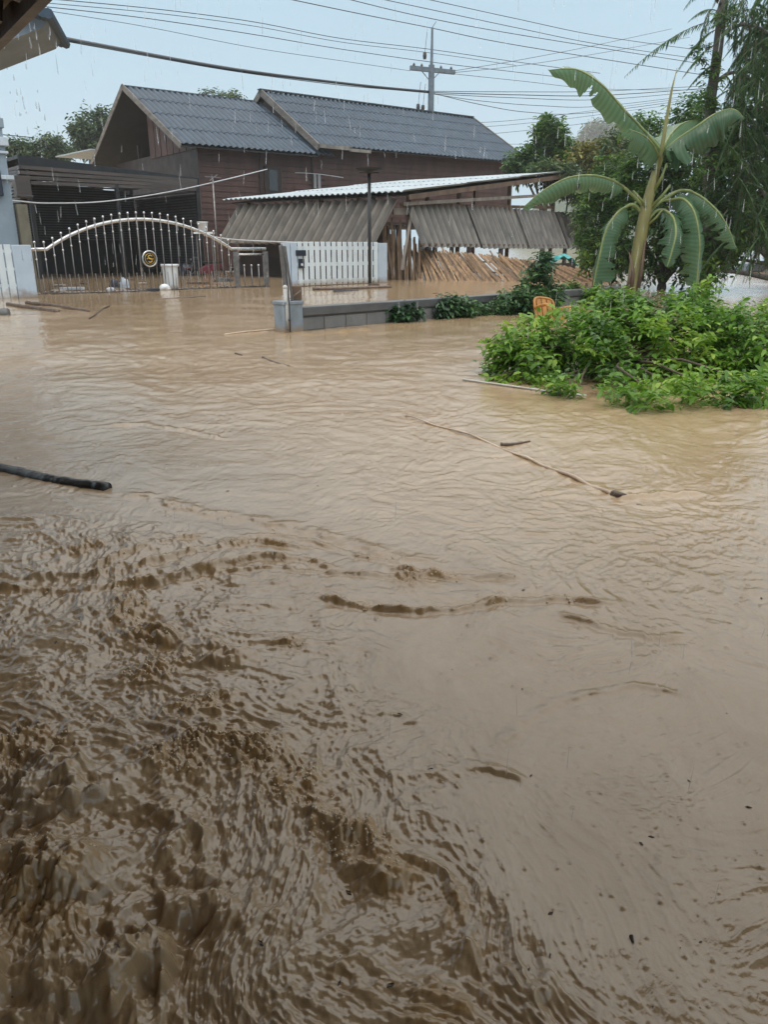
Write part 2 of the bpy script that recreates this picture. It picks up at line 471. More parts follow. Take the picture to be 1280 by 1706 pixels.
# ------------------------------------------------------------------ the flood water: one sheet from the porch to the horizon
def build_water():
    phi = np.concatenate([np.linspace(math.atan(.42 / H), math.atan(70 / H), 1000),
                          np.arctan(np.geomspace(74, 640, 30) / H)])
    r = np.tan(phi) * H
    r = np.concatenate([[-9.0, -4.0], r])
    td = np.linspace(-.86, .86, 1050)
    side = np.geomspace(.90, 4.0, 34)
    t = np.concatenate([-side[::-1], td, side])
    nr, nc = len(r), len(t)
    Rr, Tt = np.meshgrid(r, t, indexing='ij')
    X = Rr * Tt; Y = Rr.copy()
    X[0] = t * 9; X[1] = t * 4
    x = X.ravel(); y = Y.ravel()
    dep = y * CT + H * ST
    dep = np.where(dep < .1, .1, dep)
    px = CX + FPX * x / dep
    py = CY - FPX * (y * ST - H * CT) / dep
    dist = np.sqrt(x * x + y * y)
    # domain warp that bends the streaks with the current
    wx = fbm(x * .9, y * .9, 3, 101) * .35; wy = fbm(x * .9 + 40, y * .9, 3, 131) * .35
    xw, yw = x + wx, y + wy
    fa = R(-62)                                     # the current runs to the lower right
    fl = xw * cos(fa) + yw * sin(fa); ac = -xw * sin(fa) + yw * cos(fa)
    near = 1 - sstep(5, 11, dist)
    patch0 = sstep(-.3, .4, fbm(xw * .5 + 9, yw * .8, 3, 71))
    patch = sstep(-.15, .35, fbm(xw * .8, yw * .8, 3, 77))
    pm = sstep(-.25, .3, fbm(xw * 2.2, yw * 2.2, 2, 207))
    pn = sstep(-.1, .45, fbm(x * 3.1 + wx * 4, y * 3.1, 2, 217))
    z = .0046 * fbm(x * 3.6 + wx * 4, y * 4.6 + wy * 4, 4, 3) * (.35 + 1.0 * sstep(3, 9, dist))
    z += .0021 * fbm(x * 9 + wx * 5, y * 11 + wy * 5, 3, 13) * (.25 + .75 * patch0) * sstep(1.8, 4, dist) * (1 - sstep(10, 18, dist))
    z += .0016 * ridged(x * 4.0 + wx * 7, y * 5.5 + wy * 7, 3, 23) * sstep(2.5, 9, dist) * (.25 + patch0)
    z += .018 * fbm(x * .45, y * .45, 2, 9)
    z += .016 * fbm(x * .9, y * 1.3, 2, 19) * sstep(7, 16, dist) * (1 - sstep(60, 90, dist))
    # small wrinkles, patchy, bent by the current
    z += near * (.15 + .85 * patch) * .0034 * (ridged(x * 6.5 + wx * 9, y * 7.5 + wy * 9, 2, 61) - .7)
    z += near * (.2 + .8 * pn) * .0030 * (ridged(x * 13 + wx * 16, y * 15 + wy * 16, 3, 65) - .75)
    z += near * .0006 * fbm(xw * 30, yw * 30, 2, 43)
    # rough water near-left
    bx = np.interp(py, [825, 880, 960, 1100, 1300, 1500, 1706], [-200, 300, 520, 600, 700, 860, 1040])
    rough = sstep(150, -150, px - bx) * sstep(815, 900, py)
    corner = sstep(520, 60, px - (py - 1250) * .35) * sstep(1120, 1330, py)
    z += rough * (.017 * fbm(fl * 1.5, ac * 2.4, 2, 203)
                  + .011 * (ridged(fl * 4.2 + wy * 4, ac * 7, 3, 201) - .75)
                  + (.25 + .75 * pm) * .0052 * (ridged(fl * 8 + wx * 9, ac * 13 + wy * 9, 3, 211) - .75)
                  + .0026 * (ridged(x * 22 + wx * 12, y * 22 + wy * 12, 2, 215) - .7) + .0016 * fbm(x * 48, y * 48, 2, 219))
    z += corner * (.030 * fbm(fl * 1.6, ac * 2.6, 2, 305) + .012 * (ridged(fl * 3.2, ac * 5.6, 2, 301) - .7)
                   + pm * .007 * (ridged(fl * 8 + wx * 9, ac * 13 + wy * 9, 3, 311) - .75))
    # broken water to the right of the floating bamboo
    br = np.exp(-(((px - 1010) / 280) ** 2 + ((py - 900) / 150) ** 2))
    z += br * (.007 * (ridged(x * 6 + wx * 7, y * 4.5 + wy * 7, 2, 401) - .7) + .0035 * (ridged(x * 15 + wx * 9, y * 13, 2, 405) - .7))
    lowr = sstep(560, 760, px) * sstep(1120, 1500, py)
    z += lowr * (.3 + .7 * patch) * .0065 * (ridged(fl * 4.5 + wx * 5, ac * 9 + wy * 5, 3, 501) - .75)
    foam = np.zeros_like(x)
    # standing crests: photo polylines laid on the water plane -> (height m, half width m, broken band)
    crests = [
        ([(-60, 960), (40, 964), (130, 958), (220, 945), (330, 915), (440, 902), (545, 918)], .017, .022, .9),
        ([(-60, 988), (60, 982), (160, 978), (260, 966), (350, 948), (430, 930), (500, 928), (545, 945), (575, 956)], .022, .022, 1.0),
        ([(300, 950), (380, 952), (470, 950), (560, 956), (680, 962), (760, 960), (885, 966)], .014, .018, .9),
        ([(640, 945), (690, 952), (740, 962), (790, 968)], .018, .02, 1.0),
        ([(380, 895), (450, 890), (520, 900), (600, 925), (680, 942)], .010, .018, .8),
        ([(100, 962), (180, 935), (260, 905), (360, 888)], .013, .02, .8),
        ([(505, 993), (560, 1000), (620, 1014), (690, 1020), (760, 1017), (830, 1004), (930, 1000), (1040, 1012)], .019, .02, 1.0),
        ([(930, 1025), (1010, 1050), (1080, 1066), (1150, 1062)], .012, .02, .6),
        ([(180, 822), (240, 830), (330, 855), (420, 868), (520, 885), (640, 920), (760, 945)], .010, .05, .7),
        ([(190, 1000), (225, 1035), (300, 1072), (430, 1108)], .022, .035, 1.0),
        ([(640, 1292), (720, 1286), (800, 1276), (850, 1290), (872, 1312)], .008, .014, .3),
        ([(830, 1250), (870, 1200), (940, 1165), (1060, 1145), (1160, 1160)], .0055, .013, .3),
        ([(110, 712), (240, 705), (330, 722), (380, 735)], .010, .022, .3),
        ([(380, 556), (470, 548), (520, 556), (640, 545)], .02, .05, .5),
        ([(-40, 1270), (20, 1290), (70, 1330), (95, 1380)], .045, .07, .2),
        ([(-60, 1425), (30, 1432), (80, 1455), (112, 1495), (108, 1540)], .04, .05, .4),
        ([(250, 1510), (320, 1490), (380, 1520), (410, 1570)], .028, .04, .5),
        ([(-40, 1650), (80, 1632), (200, 1625), (240, 1650)], .05, .05, .5),
        ([(270, 1330), (300, 1400), (308, 1470)], .035, .035, .5),
        ([(500, 1340), (560, 1390), (610, 1440), (660, 1490)], .026, .028, .9),
        ([(560, 1600), (640, 1640), (720, 1690)], .022, .028, .5),
        ([(760, 1560), (850, 1640), (900, 1700)], .020, .025, .4),
        ([(980, 805), (1040, 832), (1120, 826), (1200, 830)], .015, .03, .6),
    ]
    n1 = fbm(x * 9, y * 9, 3, 601); n2 = fbm(x * 34, y * 34, 2, 611); n3 = ridged(x * 15, y * 15, 2, 621)
    for ci, (pl, hh, ww, bk) in enumerate(crests):
        if ci < 9: hh *= .95; ww *= .70
        P = [G(*p) for p in pl]
        xs = [p.x for p in P]; ys = [p.y for p in P]; mg = ww * 6
        sel = np.nonzero((x > min(xs) - mg) & (x < max(xs) + mg) & (y > min(ys) - mg) & (y < max(ys) + mg))[0]
        if not len(sel): continue
        nq = fbm(x[sel] * 21, y[sel] * 21, 2, 650); nk = fbm(x[sel] * 21 + 50, y[sel] * 21, 2, 655)
        qx = x[sel] + (n1[sel] * .9 + nq * .55) * ww; qy = y[sel] + (nk * .55 + .9 * fbm(x[sel] * 9 + 31, y[sel] * 9, 2, 657)) * ww
        best = np.full(len(sel), 1e9); sgn = np.zeros(len(sel)); al = np.zeros(len(sel)); acc = 0
        tot = sum((P[i + 1] - P[i]).length for i in range(len(P) - 1))
        for i in range(len(P) - 1):
            dx, dy = P[i + 1].x - P[i].x, P[i + 1].y - P[i].y
            L2 = dx * dx + dy * dy; L = math.sqrt(L2)
            tt = np.clip(((qx - P[i].x) * dx + (qy - P[i].y) * dy) / L2, 0, 1)
            ex = qx - P[i].x - tt * dx; ey = qy - P[i].y - tt * dy
            d2 = np.sqrt(ex * ex + ey * ey)
            b = d2 < best
            best = np.where(b, d2, best); sgn = np.where(b, np.sign(dx * ey - dy * ex), sgn)
            al = np.where(b, (acc + tt * L) / tot, al); acc += L
        ends = sstep(0, .12, al) * sstep(1, .88, al)
        var = .30 + .85 * sstep(-.3, .35, fbm(x[sel] * 5.5, y[sel] * 5.5, 3, 640 + ci))
        wside = np.where(sgn > 0, ww * 2.0, ww * .75)              # steep face, long back
        prof = np.exp(-(best / wside) ** 2)
        band = np.exp(-(best / (ww * 2.2)) ** 2)
        z[sel] += ends * var * hh * prof - ends * hh * .28 * np.exp(-((best - ww * 2.2) / (ww * 1.2)) ** 2)
        z[sel] += ends * bk * band * (hh * .10 * (n3[sel] - .7) + hh * .20 * (np.abs(n2[sel]) - .25))
        foam[sel] = np.maximum(foam[sel], ends * bk * .55 * band * np.clip(.5 + n1[sel], 0, 1))
    # boiling mud lumps
    lumps = [(222, 1008, .10, .03), (238, 1052, .09, .034), (262, 1112, .12, .036), (345, 1170, .09, .032), (372, 1240, .10, .036), (420, 1258, .12, .04),
             (492, 1305, .11, .034), (560, 1372, .08, .026), (606, 1392, .07, .03), (640, 1452, .10, .028), (20, 1450, .12, .034), (62, 1490, .12, .036),
             (10, 1545, .11, .03), (95, 1535, .08, .026), (488, 1070, .07, .025), (690, 965, .10, .02), (400, 905, .09, .02), (300, 1260, .10, .03),
             (135, 912, .10, .02), (20, 1240, .12, .04), (760, 1500, .06, .014), (735, 1690, .07, .016)]
    hb = 1 - 1.6 * np.abs(perlin(xw * 9, yw * 9, 701)); hc = np.abs(perlin(xw * 27, yw * 27, 711)); hd = np.abs(perlin(x * 60, y * 60, 721))
    for (a, b, rad, hh) in lumps:
        p = G(a, b)
        sel = np.nonzero((np.abs(x - p.x) < rad * 2.2) & (np.abs(y - p.y) < rad * 2.2))[0]
        if not len(sel): continue
        d = np.hypot(x[sel] - p.x, y[sel] - p.y) / rad + .45 * n1[sel]
        m = sstep(1.25, .25, d)
        z[sel] += m * min(hh, .018) * (.6 if b > 1400 else 1) * (.25 + 1.0 * hc[sel] + .42 * hd[sel] - .9 * np.clip(hb[sel] - .6, 0, 1))
        foam[sel] = np.maximum(foam[sel], m * np.clip(.25 + 1.2 * hc[sel], 0, .8))
    foam = np.maximum(foam, corner * .25 * np.clip(n3 - .5, 0, 1))
    z *= 1 - sstep(80, 200, dist)
    Z = z.reshape(nr, nc)
    # raindrop splashes
    k = 1500
    pr = 440 + 1250 * rng.random(k) ** 2.0; pc = rng.uniform(0, 1280, k)
    for a, b in zip(pc, pr):
        p = G(a, b)
        if p.y > 26: continue
        i = int(np.searchsorted(r, p.y)); tt = p.x / max(p.y, .1)
        j = int(np.searchsorted(t, tt))
        if i < 9 or i > nr - 10 or j < 9 or j > nc - 10: continue
        sl_ = (slice(i - 8, i + 9), slice(j - 8, j + 9))
        dd = np.hypot(X[sl_] - p.x, (Y[sl_] - p.y))
        s0 = random.uniform(.003, .006) * (1 + p.y * .20)
        am = random.uniform(.5, 1.1) * s0 * (1 if p.y > 1.9 else .45)
        Z[sl_] += am * (np.exp(-(dd / s0) ** 2 * 3) - .22 * np.exp(-((dd - s0 * 1.7) / (s0 * .7)) ** 2))
    V = np.stack([X, Y, Z], -1).reshape(-1, 3)
    idx = np.arange(nr * nc, dtype=np.int32).reshape(nr, nc)
    F = np.stack([idx[:-1, :-1], idx[:-1, 1:], idx[1:, 1:], idx[1:, :-1]], -1).reshape(-1)
    # mud-laden water
    m, n, l, b = nmat('muddy_flood_water')
    tcx = n.new('ShaderNodeTexCoord')
    def noise(sc, det, st=(1, 1, 1), ro=.55):
        mp = n.new('ShaderNodeMapping'); mp.inputs['Scale'].default_value = st; l.new(tcx.outputs['Object'], mp.inputs[0])
        q = n.new('ShaderNodeTexNoise'); q.inputs['Scale'].default_value = sc; q.inputs['Detail'].default_value = det
        q.inputs['Roughness'].default_value = ro; q.inputs['Distortion'].default_value = .6
        l.new(mp.outputs[0], q.inputs['Vector']); return q
    nA = noise(.9, 6); nB = noise(5, 8, (1, .55, 1), .72)
    rp = n.new('ShaderNodeValToRGB')
    rp.color_ramp.elements[0].position = .32; rp.color_ramp.elements[0].color = (.285, .190, .102, 1)
    rp.color_ramp.elements[1].position = .66; rp.color_ramp.elements[1].color = (.40, .298, .195, 1)
    mxn = n.new('ShaderNodeMix'); mxn.data_type = 'FLOAT'; mxn.inputs[0].default_value = .6
    l.new(nA.outputs[0], mxn.inputs[2]); l.new(nB.outputs[0], mxn.inputs[3]); l.new(mxn.outputs[0], rp.inputs[0])
    at = n.new('ShaderNodeAttribute'); at.attribute_name = 'foam'
    mx = n.new('ShaderNodeMix'); mx.data_type = 'RGBA'
    l.new(at.outputs['Fac'], mx.inputs[0]); l.new(rp.outputs[0], mx.inputs[6]); mx.inputs[7].default_value = (.32, .185, .06, 1)
    l.new(mx.outputs[2], b.inputs['Base Color'])
    rr = n.new('ShaderNodeMapRange'); rr.inputs[3].default_value = .10; rr.inputs[4].default_value = .42
    l.new(at.outputs['Fac'], rr.inputs[0]); l.new(rr.outputs[0], b.inputs['Roughness'])
    b.inputs['IOR'].default_value = 1.56
    nC = noise(30, 4, (1, .8, 1)); nD = noise(110, 3)
    ad = n.new('ShaderNodeMath'); ad.operation = 'MULTIPLY_ADD'; ad.inputs[1].default_value = .35
    l.new(nD.outputs[0], ad.inputs[0]); l.new(nC.outputs[0], ad.inputs[2])
    nE = noise(9, 5, (1, 1, 1), .62)
    ae = n.new('ShaderNodeMath'); ae.operation = 'MULTIPLY_ADD'; ae.inputs[1].default_value = 2.6
    l.new(nE.outputs[0], ae.inputs[0]); l.new(ad.outputs[0], ae.inputs[2])
    bp = n.new('ShaderNodeBump'); bp.inputs['Strength'].default_value = .42; bp.inputs['Distance'].default_value = .0034
    l.new(ae.outputs[0], bp.inputs['Height']); l.new(bp.outputs[0], b.inputs['Normal'])
    o = mesh_np('flood_water', V, F, 4, m, smooth=True, attrs={'foam': foam})
    tag(o, 'brown muddy flood water covering the yard', None, None, 'structure')
    GRID.update(r=r, t=t, Z=Z, foam=foam.reshape(nr, nc))
    return o
GRID = {}
build_water()

def water_at(x, y):
    r, t = GRID['r'], GRID['t']
    i = np.clip(np.searchsorted(r, y), 3, len(r) - 1); j = np.clip(np.searchsorted(t, x / np.maximum(y, .1)), 1, len(t) - 1)
    return GRID['Z'][i, j], GRID['foam'][i, j]

def build_froth():
    # bubbles riding on the broken crests, and small leaf litter carried by the flood
    k = 60000
    px = rng.uniform(0, 1280, k); py = rng.uniform(800, 1706, k)
    d = [ray(a, b) for a, b in zip(px, py)]
    gx = np.array([H * q.x / -q.z for q in d]); gy = np.array([H * q.y / -q.z for q in d])
    z, f = water_at(gx, gy)
    cl = perlin(gx * 14, gy * 14, 901)
    keep = (f + .25 * cl > .34) & (rng.random(k) < .35) & (gy > 1.25)
    gx, gy, z = gx[keep], gy[keep], z[keep]
    V, F = [], []
    ring = np.array([[cos(2 * pi * i / 6), sin(2 * pi * i / 6)] for i in range(6)])
    for x, y, zz in zip(gx, gy, z):
        s = rng.uniform(.0012, .0034) * (1 if y < 2 else 1.25); b = len(V)
        for rr_, h_ in ((1.0, -.3), (.95, .35), (.55, .85)):
            for c in ring: V.append((x + c[0] * s * rr_, y + c[1] * s * rr_, zz + s * h_))
        V.append((x, y, zz + s))
        for lv in (0, 6):
            for i in range(6): F.append((b + lv + i, b + lv + (i + 1) % 6, b + lv + 6 + (i + 1) % 6)); F.append((b + lv + i, b + lv + 6 + (i + 1) % 6, b + lv + 6 + i))
        for i in range(6): F.append((b + 12 + i, b + 12 + (i + 1) % 6, b + 18))
    m, n, l, b = nmat('froth'); b.inputs['Base Color'].default_value = (.62, .52, .38, 1); b.inputs['Roughness'].default_value = .12
    o = mesh_np('foam_bubbles', np.array(V), np.array(F), 3, m, smooth=True)
    tag(o, 'pale froth bubbles on the broken crests', None, None, 'stuff')
    k = 130
    px = rng.uniform(-20, 1300, k); py = 560 + 1140 * rng.random(k) ** 1.2
    V, F = [], []
    for a, b_ in zip(px, py):
        p = G(a, b_); zz, f = water_at(np.array([p.x]), np.array([p.y])); zz = float(zz[0])
        s = .0018 + .006 * rng.random() ** 2.5 * (1 + p.y * .12); an = rng.uniform(0, 6.28); w = rng.uniform(.2, .6)
        dx, dy = cos(an) * s, sin(an) * s; b0 = len(V)
        for u, v, h_ in ((-1, 0, .3), (-.2, w, 1), (1, 0, .5), (.1, -w, .8)):
            for up in (0, 1): V.append((p.x + dx * u - dy * v, p.y + dy * u + dx * v, zz + s * (.15 * h_ + .22 * up)))
        F += [(b0 + 1, b0 + 7, b0 + 5, b0 + 3), (b0, b0 + 2, b0 + 4, b0 + 6)]
        for i in range(4):
            q0, q1 = b0 + 2 * i, b0 + 2 * ((i + 1) % 4); F.append((q0, q1, q1 + 1, q0 + 1))
    m, n, l, b = nmat('leaf_litter'); b.inputs['Base Color'].default_value = (.055, .032, .018, 1); b.inputs['Roughness'].default_value = .5
    o = mesh_np('leaf_litter', np.array(V), np.array(F), 4, m)
    tag(o, 'small dark leaf litter drifting on the flood', None, None, 'stuff')
build_froth()
# ------------------------------------------------------------------ corrugated sheets
def corr(mb, O, u, v, pitch=.18, amp=.025, rows=1, lift=.03, over=.10, up=None, seg=6, jitter=0.0, lip=.015):
    """corrugations run along v (down the slope) and repeat along u; rows lap like tiles, each thin sheet has its own lower lip"""
    O, u, v = Vector(O), Vector(u), Vector(v)
    ul, vl = u.length, v.length
    un, vn = u / ul, v / vl
    n = un.cross(vn).normalized()
    if up is not None and n.dot(Vector(up)) < 0: n = -n
    nu = max(4, int(ul / pitch * seg))
    for k in range(rows):
        a = max(0, k * vl / rows - over if k else 0); b = (k + 1) * vl / rows
        base = len(mb.v)
        jj = random.uniform(-jitter, jitter)
        for i in range(nu + 1):
            s = ul * i / nu
            h = amp * cos(2 * pi * s / pitch)
            p = O + un * s
            jo = jj + jitter * .6 * sin(s * 1.7 + k * 2)
            p0 = p + vn * a + n * (h + (lift * .15 if k else 0))
            pm = p + vn * ((a + b) / 2) + n * (h + lift * .6)
            p1 = p + vn * (b + jo) + n * (h + lift)
            p2 = p1 - n * lip
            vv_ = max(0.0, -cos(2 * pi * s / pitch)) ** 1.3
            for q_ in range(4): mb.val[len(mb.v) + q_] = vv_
            mb.v += [tuple(p0), tuple(pm), tuple(p1), tuple(p2)]
        for i in range(nu):
            q = base + i * 4
            for j in range(3):
                mb.f.append((q + j, q + j + 1, q + j + 5, q + j + 4))
    return mb

# ------------------------------------------------------------------ wooden house
D1 = V3(.80, .60, 0)
D2 = V3(-.60, .80, 0)
UP = V3(0, 0, 1)

def build_house():
    E = A(300, 240, 39)                                   # near eave corner of the front wing
    he = E.z
    apex = onplane(204, 143, E, D2)
    half = (apex - E).dot(D2)
    rise = apex.z - he
    Lft = E + D2 * (2 * half)                             # far eave corner
    end = onplane(531, 258, E, D1)
    L1 = (end - E).dot(D1)
    root = empty('wooden_house', (E.x, E.y, 0))
    tag(root, 'brown timber house with two lapping grey corrugated gable roofs', 'house')
    v = E - apex
    # front wing roof: near slope, far slope, ridge cap, barge boards
    r = MB()
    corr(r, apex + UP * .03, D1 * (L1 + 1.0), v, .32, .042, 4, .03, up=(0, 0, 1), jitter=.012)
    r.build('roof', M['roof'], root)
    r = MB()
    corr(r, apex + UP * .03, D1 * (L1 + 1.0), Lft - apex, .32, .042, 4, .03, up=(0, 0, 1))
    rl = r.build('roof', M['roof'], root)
    for side, far in ((1, E), (-1, Lft)):
        s = MB(); dn = (far - apex)
        nn = D1.cross(dn).normalized()
        if nn.z > 0: nn = -nn
        o0 = nn * .06
        s.prism([apex + o0, far + o0, far + D1 * L1 + o0, apex + D1 * L1 + o0], nn * .05)
        s.build('soffit', M['soffit'], root)
    b = MB()
    b.bar(apex - D1 * .05, apex + D1 * (L1 + .3), .30, .06)
    b.build('ridge_cap', M['ridge'], root)
    for far in (E, Lft):
        b = MB(); d = (far - apex).normalized()
        nn = D1.cross(d); nn = nn if nn.z > 0 else -nn
        b.prism([apex + nn * .10, far + d * .15 + nn * .10, far + d * .15 - nn * .16, apex - nn * .18], -D1 * .05)
        b.build('barge_board', M['barge'], root)
    # walls
    ov, og = .75, 1.15                                    # overhang at the eaves, at the gable
    w0 = E + D2 * ov + D1 * og
    w1 = w0 + D1 * (L1 - og + 1.5)
    zt = he + rise * ov / half - .12
    gl = half * 2 - 2 * ov
    w = MB()                                              # lapped side wall
    nb = 22
    for k in range(nb):
        z0 = zt * k / nb; z1 = zt * (k + 1) / nb
        p0 = V3(w0.x, w0.y, 0); p1 = V3(w1.x, w1.y, 0)
        w.prism([p0 + UP * z0 - D2 * .035, p1 + UP * z0 - D2 * .035, p1 + UP * z1, p0 + UP * z1], D2 * .03)
    w.build('side_wall', M['brown'], root)
    # gable front: right half boarded, left half an open recess
    g = MB()
    split = gl * .50
    nbd = 15
    for k in range(nbd):
        s0 = split * k / nbd; s1 = split * (k + 1) / nbd - .012
        zz = lambda s: min(zt + rise / half * s, apex.z - .3)
        c0 = V3(w0.x, w0.y, 0) + D2 * s0; c1 = V3(w0.x, w0.y, 0) + D2 * s1
        dr = (.018 if k % 2 else 0)
        g.prism([c0 + UP * 5.6, c1 + UP * 5.6, c1 + UP * zz(s1), c0 + UP * zz(s0)], -D1 * (.03 + dr))
    g.build('gable_boards', M['brown'], root)
    g = MB()
    c0 = V3(w0.x, w0.y, 0); c1 = c0 + D2 * gl
    g.prism([c0 + D1 * .02, c1 + D1 * .02, c1 + D1 * .02 + UP * 5.75, c0 + D1 * .02 + UP * 5.75], D1 * .06)
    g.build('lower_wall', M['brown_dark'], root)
    g = MB()                                              # recess: back wall, floor, post, lattice
    bk = c0 + D1 * 2.2
    g.prism([bk + D2 * (split - .5), bk + D2 * gl, bk + D2 * gl + UP * (zt + .3), bk + D2 * (gl * .5) + UP * (apex.z - .5), bk + D2 * (split - .5) + UP * (zt + 1)], D1 * .06)
    g.build('recess_wall', M['soffit'], root)
    g = MB()
    q = c0 + D1 * 1.2
    g.prism([q + D2 * (split), q + D2 * (split + 1.7), q + D2 * (split + 1.7) + UP * 6.6, q + D2 * split + UP * 6.6], D1 * .05)
    g.build('recess_panel', M['greenish'], root)
    g = MB()
    for s in (split + .02, split + 1.9):
        g.box(c0 + D2 * s + UP * (zt / 2 + .3) + D1 * .1, (.14, .14, zt + .5), D1, D2)
    g.box(c0 + D2 * (split + gl * .22) + UP * 5.0 + D1 * 1.1, (2.2, gl * .48, .12), D1, D2)
    g.build('veranda_frame', M['brown_dark'], root)
    # small lean-to roof at the far side of the gable
    lt = MB()
    a0 = onplane(150, 250, E, D2); b0 = onplane(92, 262, E, D2)
    lt.prism([a0, b0, b0 + D1 * 3, a0 + D1 * 3], UP * .07)
    lt.build('lean_to_roof', M['roof_pale'], root)
    # rear wing: higher roof butting over the front one
    e2 = onplane(530, 241, end, D2)
    a2 = onplane(435, 151, end, D2)
    rend = onplane(786, 194, a2, D1)
    L2 = (rend - a2).dot(D1)
    h2 = (a2 - e2).dot(D2)
    far2 = V3(e2.x, e2.y, e2.z) + D2 * (2 * h2)
    v2 = e2 - a2
    r = MB(); corr(r, a2, D1 * L2, v2, .32, .042, 5, .03, up=(0, 0, 1), jitter=.012); r.build('rear_roof', M['roof'], root)
    r = MB(); corr(r, a2, D1 * L2, far2 - a2, .32, .042, 5, .03, up=(0, 0, 1)); r.build('rear_roof', M['roof'], root)
    b = MB(); b.bar(a2 - D1 * .15 + UP * .05, a2 + D1 * (L2 + .1) + UP * .05, .32, .06); b.build('ridge_cap', M['ridge'], root)
    for far in (e2, far2):
        for s, kk in ((0, -1), (L2, 1)):
            b = MB(); d = (far - a2).normalized(); o = D1 * s
            nn = D1.cross(d); nn = nn if nn.z > 0 else -nn
            b.prism([a2 + o + nn * .10, far + d * .15 + o + nn * .10, far + d * .15 + o - nn * .22, a2 + o - nn * .24], D1 * (.07 * kk))
            b.build('barge_board', M['barge'], root)
    s = MB()
    for far in (e2, far2):
        nn = D1.cross(far - a2).normalized(); nn = -nn if nn.z > 0 else nn
        s.prism([a2 + nn * .06, far + nn * .06, far + D1 * L2 + nn * .06, a2 + D1 * L2 + nn * .06], nn * .05)
    s.build('soffit', M['soffit'], root)
    gt = MB()
    gt.box(e2 + D1 * .95 + UP * -.06 - D2 * .06, (1.9, .16, .18), D1, D2)
    gt.box(e2 + D1 * 2.6 + UP * -.13 - D2 * .05, (1.4, .13, .15), D1, D2)
    gt.build('gutter', M['timber_grey'], root)
    ov2 = .8
    rise2 = a2.z - e2.z
    zt2 = e2.z + rise2 * ov2 / h2 - .15
    q0 = V3(e2.x, e2.y, 0) + D2 * ov2 + D1 * .15; q1 = q0 + D1 * (L2 - 1.3)
    w = MB(); nb = 15; zb = 2.5
    for k in range(nb):
        z0 = zb + (zt2 - zb) * k / nb; z1 = zb + (zt2 - zb) * (k + 1) / nb
        w.prism([q0 + UP * z0 - D2 * .035, q1 + UP * z0 - D2 * .035, q1 + UP * z1, q0 + UP * z1], D2 * .03)
    w.build('rear_side_wall', M['brown'], root)
    w = MB()
    w.prism([q0 + UP * zb, q0 + D2 * (2 * h2 - 2 * ov2) + UP * zb, q0 + D2 * (2 * h2 - 2 * ov2) + UP * zt2, q0 + D2 * (h2 - ov2) + UP * (a2.z - .2), q0 + UP * zt2], D1 * .06)
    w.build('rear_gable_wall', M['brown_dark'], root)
    w = MB()
    w.prism([q1 + UP * zb, q1 + D2 * (2 * h2 - 2 * ov2) + UP * zb, q1 + D2 * (2 * h2 - 2 * ov2) + UP * zt2, q1 + D2 * (h2 - ov2) + UP * (a2.z - .2), q1 + UP * zt2], -D1 * .06)
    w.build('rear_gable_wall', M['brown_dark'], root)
    for i in range(6):
        for j in range(3):
            w = MB()
            c = q0 + D1 * (.2 + (L2 - 1.8) * i / 5) + D2 * (.15 + (2 * h2 - 2 * ov2 - .3) * j / 2)
            w.box(c + UP * 1.2, (.22, .22, 2.7), D1, D2)
            w.build('stilt', M['brown_dark'], root)
    w = MB(); w.prism([q0 + UP * zb, q1 + UP * zb, q1 + D2 * (2 * h2 - 2 * ov2) + UP * zb, q0 + D2 * (2 * h2 - 2 * ov2) + UP * zb], UP * -.15)
    w.build('floor_slab', M['brown_dark'], root)
    # dim windows under the front eave
    for px0, px1, y0, y1, cur in ((521, 534, 290, 314, True), (447, 462, 283, 318, False)):
        a = onplane(px0, y0, q0 - D2 * .06 if px0 > 505 else w0 - D2 * .06, D1); c = onplane(px1, y1, q0 - D2 * .06 if px0 > 505 else w0 - D2 * .06, D1)
        wd = (c - a).dot(D1); ht = a.z - c.z
        m = MB(); m.box((a + c) / 2, (wd + .5, .07, ht + .3), D1, D2); f = m.build('window', M['brown_dark'], root)
        m = MB()
        if cur:
            m.box((a + c) / 2 - D2 * .05 - D1 * wd * .3, (wd * .4, .03, ht), D1, D2); m.box((a + c) / 2 - D2 * .05 + D1 * wd * .3, (wd * .35, .03, ht), D1, D2)
            m.build('curtain', M['curtain'], f)
        else:
            m.box((a + c) / 2 - D2 * .045, (wd, .03, ht), D1, D2); m.build('pane', M['glass'], f)
    for dd in (3.3, 6.4):                                 # downpipe-like trims at board joints
        m = MB(); p = V3(w0.x, w0.y, 0) + D1 * dd - D2 * .07
        m.bar(p + UP * .1, p + UP * (zt - .1), .10, .04, up=D2); m.build('trim', M['brown_dark'], root)
build_house()

